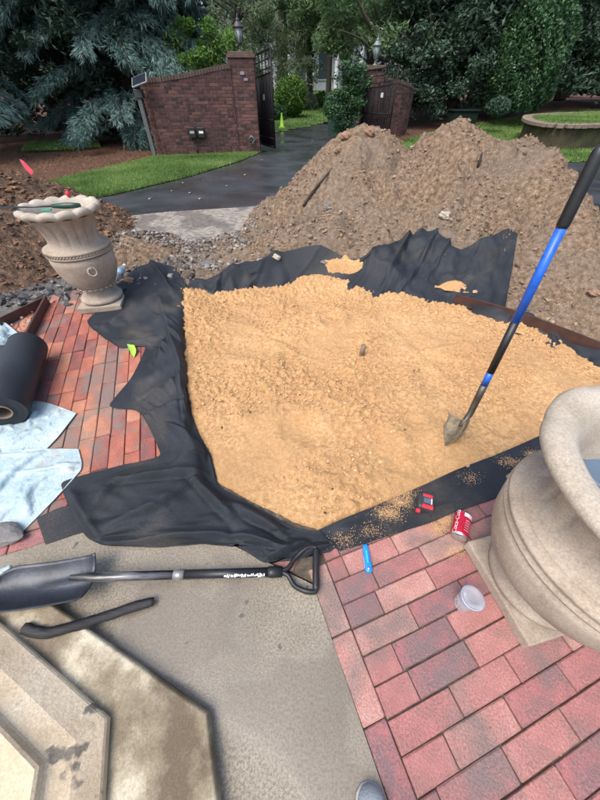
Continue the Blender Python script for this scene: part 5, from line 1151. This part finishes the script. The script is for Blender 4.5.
rs = [[Vector((hx - 7.2, 43.5, 7.0)), Vector((hx + 11, 43.5, 7.0)), Vector((hx + 11, 52, 7.0)), Vector((hx - 7.2, 52, 7.0))], [Vector((hx - 4, 47.5, 10.5)), Vector((hx + 8, 47.5, 10.5)), Vector((hx + 8, 48, 10.5)), Vector((hx - 4, 48, 10.5))]]
MB().rings(rs, smooth=False).build('roof', plain('roof_grey', (.12, .13, .14), .8), t)

# ------------------------------------------------------------------ trees
def leafcloud(n, centre, radii, leaf, clumps, crad, lo=None, flat=.5, seed=0, narrow=.45, shell=.5, droop=0., cut=None):
    r_ = np.random.default_rng(seed); c = np.array(centre, float); rad = np.array(radii, float)
    d = r_.normal(size=(clumps, 3)); d /= np.linalg.norm(d, axis=1)[:, None]; q = c + d * (r_.random(clumps)[:, None] ** shell) * rad
    k = r_.integers(0, clumps, n); cs = crad * r_.uniform(.6, 1.3, clumps)
    g_ = r_.normal(size=(n, 3)); g_ /= np.linalg.norm(g_, axis=1)[:, None]; g_ *= (r_.random(n) ** .45)[:, None]
    p = q[k] + g_ * cs[k][:, None] * np.array([1, 1, flat])
    if lo is not None: p = p[p[:, 2] > lo]; k = k[:len(p)]; g_ = g_[:len(p)]
    if cut is not None: m_ = cut(p); p, k, g_ = p[m_], k[m_], g_[m_]
    n = len(p); a = r_.normal(size=(n, 3)) + g_ * .8; a[:, 2] = a[:, 2] * .6 - droop; a /= np.linalg.norm(a, axis=1)[:, None]
    b = r_.normal(size=(n, 3)); b[:, 2] *= .5; b -= (b * a).sum(1)[:, None] * a; b /= np.linalg.norm(b, axis=1)[:, None]
    s = leaf * r_.uniform(.6, 1.3, n)[:, None]; nrm = np.cross(a, b)
    V = np.stack([p - a * s * .5, p + b * s * narrow * .5 + nrm * s * .08, p + a * s * .5, p - b * s * narrow * .5 + nrm * s * .08], 1)
    var = np.clip(.5 + r_.normal(0, .17, clumps)[k] + r_.normal(0, .16, n), 0, 1)
    return V.reshape(-1, 3), var
def quadmesh(name, V, var, m, parent):
    return link(name, mesh_np(name, V, np.arange(len(V)).reshape(-1, 4), m, False, var), parent)
def limb(base, tip, r0, r1, bend=.1, n=8, r_=random):
    b, t = Vector(base), Vector(tip); L = (t - b).length; o = Vector((r_.uniform(-1, 1), r_.uniform(-1, 1), r_.uniform(-.3, .6))) * L * bend
    return [b + (t - b) * f + o * math.sin(f * math.pi) for f in np.linspace(0, 1, n)], [r0 + (r1 - r0) * f for f in np.linspace(0, 1, n)]
def broad(base, trunk_h, r0, crowns, n, leaf, m, label, cat='tree', name='broadleaf_tree', branches=6, bark='bark', seed=0, clumps=70, crad=.7, narrow=.45, lo=.2, shell=.5, droop=0., group=None):
    t = thing(name, base, label, cat, group); r_ = random.Random(seed); b_ = MB()
    if trunk_h:
        top_ = (base[0] + r_.uniform(-.2, .2), base[1] + r_.uniform(-.2, .2), base[2] + trunk_h); pts, rd = limb(base, top_, r0 * 1.15, r0 * .8, .04, 8, r_); b_.tube(pts, rd, 10)
        for k in range(branches):
            cr_ = crowns[k % len(crowns)]; tp = [cr_[0][i] + r_.uniform(-.75, .75) * cr_[1][i] for i in range(3)]
            if tp[2] < top_[2]: tp[2] = top_[2] + abs(r_.uniform(.1, .9)) * cr_[1][2]
            pts2, rd2 = limb(pts[-1 - (k % 3)], tp, r0 * .55, r0 * .08, .1, 8, r_); b_.tube(pts2, rd2, 7)
            for j in range(3):
                tq = Vector(tp) + Vector((r_.uniform(-1, 1), r_.uniform(-1, 1), r_.uniform(-.3, .8))) * cr_[1][0] * .5; p3, r3 = limb(pts2[3 + j], tq, r0 * .22, r0 * .04, .1, 6, r_); b_.tube(p3, r3, 5)
        b_.build('trunk', M[bark], t)
    else: b_.tube([base, (base[0], base[1], base[2] + crowns[0][1][2] * .8)], r0, 7).build('trunk', M[bark], t)
    Vs, vs = [], []
    tot = sum(np.prod(c[1]) ** .66 for c in crowns)
    for j, (c, rd) in enumerate(crowns):
        w = np.prod(rd) ** .66 / tot; V, v = leafcloud(int(n * w), c, rd, leaf, max(6, int(clumps * w)), crad, lo, .6, seed * 31 + j, narrow, shell, droop); Vs.append(V); vs.append(v)
    quadmesh('crown', np.concatenate(Vs), np.concatenate(vs), M[m] if isinstance(m, str) else m, t); return t
def conifer(base, height, spread, nb_, m, label, seed, leaf=.22, z0=.3, group=None, per=170, narrow=.14, name='conifer', cut=None):
    """drooping sprays on whorled limbs"""
    t = thing(name, base, label, 'conifer tree', group); r_ = np.random.default_rng(seed); rr_ = random.Random(seed); b_ = MB(); bx, by, bz = base
    b_.tube([(bx, by, bz), (bx + .1, by, bz + height * .5), (bx, by, bz + height)], [.2, .13, .03], 9); Vs = []; vs = []
    for k in range(nb_):
        f = rr_.random() ** .85; z = z0 + (height - z0) * f; L = spread * (1 - f) ** .55 * rr_.uniform(.65, 1.1) + .3; a = rr_.uniform(0, 2 * math.pi)
        u = np.linspace(0, 1, 9); rise = rr_.uniform(-.05, .25); P = np.c_[bx + math.cos(a) * L * u, by + math.sin(a) * L * u, bz + z + L * (rise * u - .38 * u ** 2.2 * rr_.uniform(.6, 1.3))]
        b_.tube([Vector(p) for p in P[::2]], [.035, .028, .02, .013, .005], 5)
        n = int(per * L / spread); uu = .12 + .88 * r_.random(n) ** .6; i = np.clip((uu * 8).astype(int), 0, 7); ff = (uu * 8 - i)[:, None]; p = P[i] + (P[i + 1] - P[i]) * ff; dr = P[i + 1] - P[i]; dr /= np.linalg.norm(dr, axis=1)[:, None]
        sidev = np.c_[-dr[:, 1], dr[:, 0], np.zeros(n)] * r_.choice([-1, 1], n)[:, None]; hang = r_.uniform(.0, .32, n)[:, None] * (1.1 - uu[:, None] * .6)
        d = dr * r_.uniform(.4, 1.2, (n, 1)) + sidev * r_.uniform(0, 1, (n, 1)) + np.c_[np.zeros((n, 2)), r_.uniform(-.7, .25, n)]; d /= np.linalg.norm(d, axis=1)[:, None]
        p = p + sidev * hang * spread * .45 + r_.normal(0, .05, (n, 3)); b2 = r_.normal(size=(n, 3)); b2 -= (b2 * d).sum(1)[:, None] * d; b2 /= np.linalg.norm(b2, axis=1)[:, None]
        # every spray is a fan of five needles groups
        kv = np.clip(.45 + rr_.gauss(0, .14) + .25 * (uu - .5) + r_.normal(0, .12, n), 0, 1)
        for q in range(5):
            dd = d + b2 * (q - 2) * .28 + r_.normal(0, .12, (n, 3)); dd /= np.linalg.norm(dd, axis=1)[:, None]; s = leaf * r_.uniform(.6, 1.25, n)[:, None]; w = np.cross(dd, r_.normal(size=(n, 3))); w /= np.linalg.norm(w, axis=1)[:, None]
            Vs.append(np.stack([p, p + dd * s * .5 + w * s * narrow, p + dd * s, p + dd * s * .5 - w * s * narrow], 1)); vs.append(kv)
    b_.build('trunk', M['bark'], t)
    V = np.concatenate(Vs); v = np.concatenate(vs)
    if cut is not None: k_ = cut(V[:, 0]); V, v = V[k_], v[k_]
    quadmesh('needles', V.reshape(-1, 3), v, M[m], t); return t
def rp(px, Y, z=1.5): d = Y * CC + (HC - z) * SS; return px * d / 300
def C(px, py, Y): return pd(px, py, Y)
# left conifers
gr = 'blue green conifers left of the wall'
c = C(-105, 90, 10.4); conifer((c[0], c[1], 0), 7.5, 2.6, 150, 'leaf_blue', 'blue green conifer at the extreme left edge of the photo', 3, .15, 1.0, gr, 300, .05)
c = C(128, 90, 14.6); conifer((c[0], c[1], 0), 10, 3.3, 320, 'leaf_blue', 'tall blue green conifer just left of the solar panel post', 4, .19, .6, gr, 340, .05, cut=lambda q: ~((q[:, 0] > -5.3) & (q[:, 1] < 12.2)))
c = C(190, 70, 15.2); conifer((c[0], c[1], 0), 10, 2.8, 170, 'leaf_blue', 'blue green conifer rising behind the brick wall', 5, .2, 1.6, gr, 300, .05, cut=lambda q: (q[:, 1] > 12.6) & (q[:, 0] < -3.0))
c = C(160, 90, 17.); conifer((c[0], c[1], 0), 11, 2.6, 130, 'leaf_blue', 'blue green conifer farthest back behind the brick wall', 6, .22, 1.6, gr, 300, .05)
c = C(60, 60, 14.5); broad((c[0], c[1], 0), 2.2, .22, [((c[0] - .4, c[1] - 1., 3.2), (3.4, 1.8, 2.6)), ((c[0] - 1.5, c[1], 6), (3.0, 2.5, 2.5)), ((c[0] + 1.6, c[1] + .5, 2.3), (1.8, 1.3, 1.5))], 34000, .17, 'leaf_dark', 'dark glossy evergreen tree between the two left conifers', seed=11, clumps=190, crad=.62, narrow=.35)
c = C(-60, 60, 14.); broad((c[0], c[1], 0), 2., .2, [((c[0], c[1], 3.2), (4.2, 2.2, 3.0)), ((c[0] - 3, c[1] + 2, 6), (4, 3, 3))], 30000, .2, 'leaf_dark', 'dark evergreen tree behind the extreme left conifer', seed=12, clumps=160, crad=.8, narrow=.35)
c = C(20, 40, 19.); broad((c[0], c[1], 0), 3., .2, [((c[0], c[1], 5.6), (6.5, 2.4, 3.6))], 22000, .26, 'leaf_dark', 'dark broad tree crown behind the left evergreens', seed=13, clumps=120, crad=1.1)
c = C(100, 40, 18.5); broad((c[0], c[1], 0), 3., .16, [((c[0], c[1], 5.6), (5.5, 2.4, 3.4))], 18000, .26, 'leaf_dark', 'dark tree crown behind the tall blue green conifer', seed=14, clumps=120, crad=1.1)
# low dark shrubs under them, trunks
for i, (px, Y, w, h) in enumerate(((20, 16.5, 1.6, .9), (75, 17.5, 1.2, .6), (125, 15.6, 1.2, .9), (-40, 14.5, 2.2, 1.5))):
    c = C(px, 140, Y); broad((c[0], c[1], -.05), 0, .04, [((c[0], c[1], h * .5), (w, .8, h * .62))], 3600, .12, 'leaf_dark', ('dark undergrowth shrub at the far left below the conifers', 'low dark shrub in front of the bright lawn strip', 'dark shrub at the foot of the tall blue green conifer', 'big dark shrub at the left edge behind the soil pile')[i], 'shrub', 'shrub', seed=40 + i, clumps=30, crad=.4, lo=0.)
# bush behind wall
c = C(207, 62, 13.2); broad((c[0], c[1], 0), 1.2, .07, [((c[0], c[1], 1.9), (1.05, .8, .75)), ((c[0] - .2, c[1], 1.2), (1.2, .8, .9))], 7000, .11, 'leaf_bright', 'bright green leafy bush rising behind the swept brick wall', 'shrub', 'shrub', seed=21, clumps=50, crad=.32)
# round bush and hedge beyond
def ball(px, py, Y, pr_x, pr_y, n, leaf, m, label, seed, clip=True, name='shrub', base=None, cat='shrub'):
    c = C(px, py, Y); rx = rp(pr_x, Y, c[2]); rz_ = rp(pr_y, Y, c[2]); bz = base if base is not None else max(0, c[2] - rz_)
    t = thing(name, (c[0], c[1], bz), label, cat); r_ = np.random.default_rng(seed); MB().tube([(c[0], c[1], bz), (c[0], c[1], c[2])], .05, 7).build('trunk', M['bark'], t)
    d = r_.normal(size=(n, 3)); d /= np.linalg.norm(d, axis=1)[:, None]; bump_ = 1 + .07 * np.sin(d[:, 0] * 6 + seed) * np.cos(d[:, 2] * 7) + .05 * np.sin(d[:, 0] * 17 + d[:, 2] * 13); k = (1 - .22 * r_.random(n) ** 2) * bump_
    p = np.array(c) + d * k[:, None] * np.array([rx, rx * .9, rz_]); m_ = p[:, 2] > bz - .02; p, d = p[m_], d[m_]; n = len(p)
    a = r_.normal(size=(n, 3)); a += d * .3; a /= np.linalg.norm(a, axis=1)[:, None]; b = r_.normal(size=(n, 3)); b -= (b * a).sum(1)[:, None] * a; b /= np.linalg.norm(b, axis=1)[:, None]; s = leaf * r_.uniform(.6, 1.3, n)[:, None]
    V = np.stack([p - a * s * .5, p + b * s * .25, p + a * s * .5, p - b * s * .25], 1).reshape(-1, 3); quadmesh('crown', V, np.clip(.5 + .2 * np.sin(p[:, 0] * 5 + seed) * np.sin(p[:, 2] * 6) + r_.normal(0, .2, n), 0, 1), M[m], t); return t
ball(290.5, 97, 25, 15.5, 15, 9000, .13, 'leaf_bright', 'round clipped bright green shrub beyond the open left gate', 31)
ball(277, 114, 24, 9, 7, 3000, .12, 'leaf_holly', 'small dark green shrub behind the lime cone', 32)
ball(322, 102, 31, 11, 7, 4000, .14, 'leaf_bright', 'low bright green shrub in front of the distant house', 33)
ball(308, 104, 29, 10, 8, 3000, .15, 'leaf_soft', 'dull green shrub between the round shrub and the low bright one', 34)
ball(262, 96, 27, 12, 16, 4000, .15, 'leaf_mid', 'green shrub seen through the left iron gate', 35)
c = C(346, 100, 15.2); broad((c[0], c[1], 0), .3, .05, [((c[0] + .05, c[1], .75), (.72, .5, .7)), ((c[0] + .15, c[1], 1.45), (.52, .45, .55))], 9000, .10, 'leaf_holly', 'tall rounded dark green shrub at the right gate pillar', 'shrub', 'shrub', seed=36, clumps=60, crad=.3, lo=0., branches=4)
# clipped holly right
ball(524, 66, 19.5, 37, 47, 26000, .13, 'leaf_holly', 'tall rounded dark green holly on the mulch bank at the right', 37, base=.6)
ball(498, 107, 17.3, 11, 7, 3000, .09, 'leaf_dark', 'tiny round boxwood shrub in front of the magnolia', 38)
# magnolia and dark trees on the right
c = C(470, 40, 21.); broad((c[0], c[1], .6), 1.6, .25, [((c[0] - 1.0, c[1], 2.6), (3.6, 2., 2.3)), ((c[0], c[1], 5.2), (4.6, 2.4, 3)), ((c[0] + 2.2, c[1] - .6, 2.4), (2.2, 1.4, 1.8))], 36000, .24, 'leaf_dark', 'large dark magnolia tree right of the gate', seed=51, clumps=200, crad=.8, narrow=.42, lo=.7)
c = C(430, 80, 19.5); broad((c[0], c[1], .4), .8, .1, [((c[0], c[1], 1.9), (2.6, 1.3, 1.5))], 11000, .17, 'leaf_dark', 'dark shrub mass between right brick wall and magnolia', 'shrub', 'shrub', seed=52, clumps=70, crad=.5, lo=.3)
c = C(590, 30, 22.5); broad((c[0], c[1], .9), 1.8, .25, [((c[0] + .5, c[1], 3.4), (4.2, 2.2, 2.7)), ((c[0] + 1, c[1], 7), (5.5, 3, 3))], 36000, .24, 'leaf_dark', 'dark evergreen tree at the right edge behind the holly', seed=53, clumps=180, crad=.85, lo=1.2)
c = C(690, 30, 22.); broad((c[0], c[1], .9), 1.8, .25, [((c[0], c[1], 3.6), (5.2, 2.4, 3)), ((c[0] + 1, c[1], 7), (5.5, 3, 3))], 26000, .28, 'leaf_dark', 'dark evergreen tree beyond the right edge', seed=54, clumps=140, crad=1., lo=.8)
# forked tree behind the right gate
c = C(409, 95, 21.); b0 = (c[0], c[1], .3)
t = thing('forked_tree', b0, 'forked dark trunked tree spreading branches behind the right gate', 'tree'); b_ = MB()
def poly3(pxs, Y, rads):
    P = np.array([pd(x, y, Y + dy) for x, y, dy in pxs]); Q = catmull(P, 18); rr_ = np.interp(np.linspace(0, 1, 18), np.linspace(0, 1, len(rads)), rads); b_.tube([Vector(q) for q in Q], list(rr_), 8)
poly3([(410, 104, 0), (409, 90, 0), (407, 74, 0), (409, 52, 0), (412, 20, 0), (408, -30, 0)], 21, [.30, .24, .20, .15, .1, .05])
poly3([(409, 84, 0), (400, 62, -.2), (388, 46, -.4), (374, 30, -.8), (362, 10, -1), (350, -20, -1.2)], 21, [.2, .16, .13, .1, .06, .03])
poly3([(408, 92, 0), (398, 78, .2), (391, 60, .3), (386, 46, .4), (374, 5, .5)], 21, [.17, .13, .10, .08, .03])
poly3([(410, 88, 0), (418, 66, .3), (424, 48, .5), (424, 15, .8), (428, -30, 1)], 21, [.18, .15, .12, .08, .04])
poly3([(411, 92, 0), (423, 78, -.3), (434, 60, -.6), (446, 40, -.9), (470, 15, -1.2)], 21, [.14, .11, .08, .06, .03])
poly3([(400, 62, -.2), (380, 58, -.5), (362, 40, -.8), (340, 30, -1.2)], 21, [.09, .06, .04, .02])
b_.build('trunk', M['bark'], t)
Vs, vs = [], []
for j, (px, py, Y, rx, rz_, n) in enumerate(((400, 0, 23, 60, 26, 7000), (368, 22, 23, 26, 14, 1600), (445, 25, 23.5, 26, 22, 3200), (340, 22, 21.5, 24, 24, 4000), (400, -55, 21, 75, 45, 8000), (384, 40, 20, 14, 8, 350), (425, 45, 20.2, 14, 8, 350))):
    cc_ = C(px, py, Y); V, v = leafcloud(n, cc_, (rp(rx, Y), 1.5, rp(rz_, Y)), .17, max(10, n // 120), .5, .5, .6, 600 + j, .45, .6); Vs.append(V); vs.append(v)
quadmesh('crown', np.concatenate(Vs), np.concatenate(vs), M['leaf_mid'], t)
# middle distance trees
gm_ = 'soft green trees beyond the gate'
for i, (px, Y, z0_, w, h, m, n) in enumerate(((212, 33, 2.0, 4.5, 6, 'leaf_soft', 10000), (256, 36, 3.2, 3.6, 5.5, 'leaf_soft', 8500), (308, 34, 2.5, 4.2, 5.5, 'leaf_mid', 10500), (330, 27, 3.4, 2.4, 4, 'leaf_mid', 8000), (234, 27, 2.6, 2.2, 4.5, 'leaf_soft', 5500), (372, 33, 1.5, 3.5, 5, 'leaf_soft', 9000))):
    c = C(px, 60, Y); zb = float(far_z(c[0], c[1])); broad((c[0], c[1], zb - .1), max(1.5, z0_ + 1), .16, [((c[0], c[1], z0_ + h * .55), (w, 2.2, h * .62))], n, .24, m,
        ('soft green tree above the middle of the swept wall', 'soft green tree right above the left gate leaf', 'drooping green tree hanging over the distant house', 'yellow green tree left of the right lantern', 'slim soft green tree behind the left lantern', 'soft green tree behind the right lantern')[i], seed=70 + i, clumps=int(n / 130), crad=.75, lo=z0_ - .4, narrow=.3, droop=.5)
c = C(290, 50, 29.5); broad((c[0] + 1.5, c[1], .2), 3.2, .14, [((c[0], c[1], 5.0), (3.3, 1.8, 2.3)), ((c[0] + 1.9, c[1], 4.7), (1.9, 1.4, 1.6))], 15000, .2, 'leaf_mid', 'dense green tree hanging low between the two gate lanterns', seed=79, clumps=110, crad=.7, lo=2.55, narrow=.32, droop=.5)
c = C(281, 20, 31); t = thing('pale_tree_trunk', (c[0], c[1], 0), 'straight pale grey tree trunk above the left iron gate', 'tree'); zb = float(far_z(c[0], c[1]))
MB().tube([(c[0], c[1], zb - .1), (c[0], c[1], zb + 4), (c[0] + .05, c[1], 12)], [.40, .36, .30], 14).build('trunk', M['bark_pale'], t)
V1, v1 = leafcloud(9000, (c[0], c[1], 12), (3.5, 3, 3), .24, 60, .9, 8.5, .6, 91); c3 = C(284, 62, 28.5); V2, v2 = leafcloud(5000, c3, (3.2, 1.4, 1.9), .2, 46, .7, .5, .6, 92, .3, .6, .5); V = np.concatenate([V1, V2]); v = np.concatenate([v1, v2]); quadmesh('crown', V, v, M['leaf_soft'], t)
# far woods as one mass
Vs, vs = [], []
for j in range(26):
    x = -75 + j * 6.2; mid_ = -32 < x < 22; V, v = leafcloud(5200, (x + rng.uniform(-1, 1), 60 + rng.uniform(-4, 6), 2.6 if mid_ else 6.5), (4.8, 3, rng.uniform(2.5, 4) if mid_ else rng.uniform(6, 9)), .6, 60, 1.3, .2, .8, 900 + j); Vs.append(V); vs.append(v)
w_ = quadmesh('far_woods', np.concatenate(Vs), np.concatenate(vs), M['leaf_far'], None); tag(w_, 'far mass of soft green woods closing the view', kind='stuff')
Vs, vs = [], []
for j in range(12):
    x = 14 + j * 4.; V, v = leafcloud(3800, (x, 31 + rng.uniform(-2, 2), 4.5), (3.6, 2, 5), .4, 50, 1.2, .5, .8, 950 + j); Vs.append(V); vs.append(v)
w_ = quadmesh('dark_woods', np.concatenate(Vs), np.concatenate(vs), M['leaf_dark'], None); tag(w_, 'dark wood behind the mulch bank on the right', kind='stuff')
Vs, vs = [], []
for j in range(9):
    x = -46 + j * 4.; V, v = leafcloud(3800, (x, 36 + rng.uniform(-2, 2), 5.5), (3.6, 2, 5.0), .4, 50, 1.2, 1.2, .8, 980 + j); Vs.append(V); vs.append(v)
w_ = quadmesh('dark_woods', np.concatenate(Vs), np.concatenate(vs), M['leaf_dark'], None); tag(w_, 'dark wood beyond the bright lawn strip on the left', kind='stuff')
# fallen leaves
pts = [gp(*q, -.026) for q in ((190, 193), (172, 191), (160, 180), (200, 199), (150, 199), (312, 141), (150, 176), (227, 186), (245, 175), (262, 160), (183, 183), (205, 167), (135, 186), (300, 147))]
V = []; 
for p_ in pts:
    a = random.uniform(0, 6.28); s = random.uniform(.03, .055)
    for k, (dx_, dy_) in enumerate(((-1, 0), (0, .5), (1, 0), (0, -.5))): V.append((p_[0] + (dx_ * math.cos(a) - dy_ * math.sin(a)) * s, p_[1] + (dx_ * math.sin(a) + dy_ * math.cos(a)) * s, p_[2] + (.012 if k % 2 else .004)))
o = link('fallen_leaves', mesh_np('fallen_leaves', np.array(V), np.arange(len(V)).reshape(-1, 4), plain('pale_leaf', (.45, .40, .26), .6))); tag(o, 'pale fallen leaves on the wet driveway', kind='stuff')
def needles(name, ok, n, x0, x1, y0, y1, zf, label, L=.09):
    q = np.c_[rng.uniform(x0, x1, n), rng.uniform(y0, y1, n)]; k = ok(q[:, 0], q[:, 1]); q = q[k]; n = len(q); a = rng.uniform(0, np.pi, n); l = L * rng.uniform(.6, 1.3, n); z = zf(q[:, 0], q[:, 1]) + rng.uniform(.005, .03, n)
    d = np.c_[np.cos(a) * l, np.sin(a) * l, rng.normal(0, .015, n)]; w = np.c_[-np.sin(a), np.cos(a), np.zeros(n)] * .006; p = np.c_[q, z]
    V = np.stack([p - d - w, p + d, p - d + w], 1).reshape(-1, 3); o = link(name, mesh_np(name, V, np.arange(3 * n).reshape(n, 3), M['clod_red'], False, rng.beta(3, 2, n))); tag(o, label, kind='stuff')
needles('pine_straw', lambda x, y: ~inpoly(x, y, lawnR) & ~inpoly(x, y, drive), 60000, 3, 24, 13, 24, lambda x, y: bank_z(x, y) - .03, 'pine straw mulch on the bank at the right', .12)
needles('pine_straw', lambda x, y: ~inpoly(x, y, lawnL) & ~inpoly(x, y, drive), 30000, -10, -3, 5.5, 15, lambda x, y: 0 * x - .05, 'pine straw mulch below the conifers')
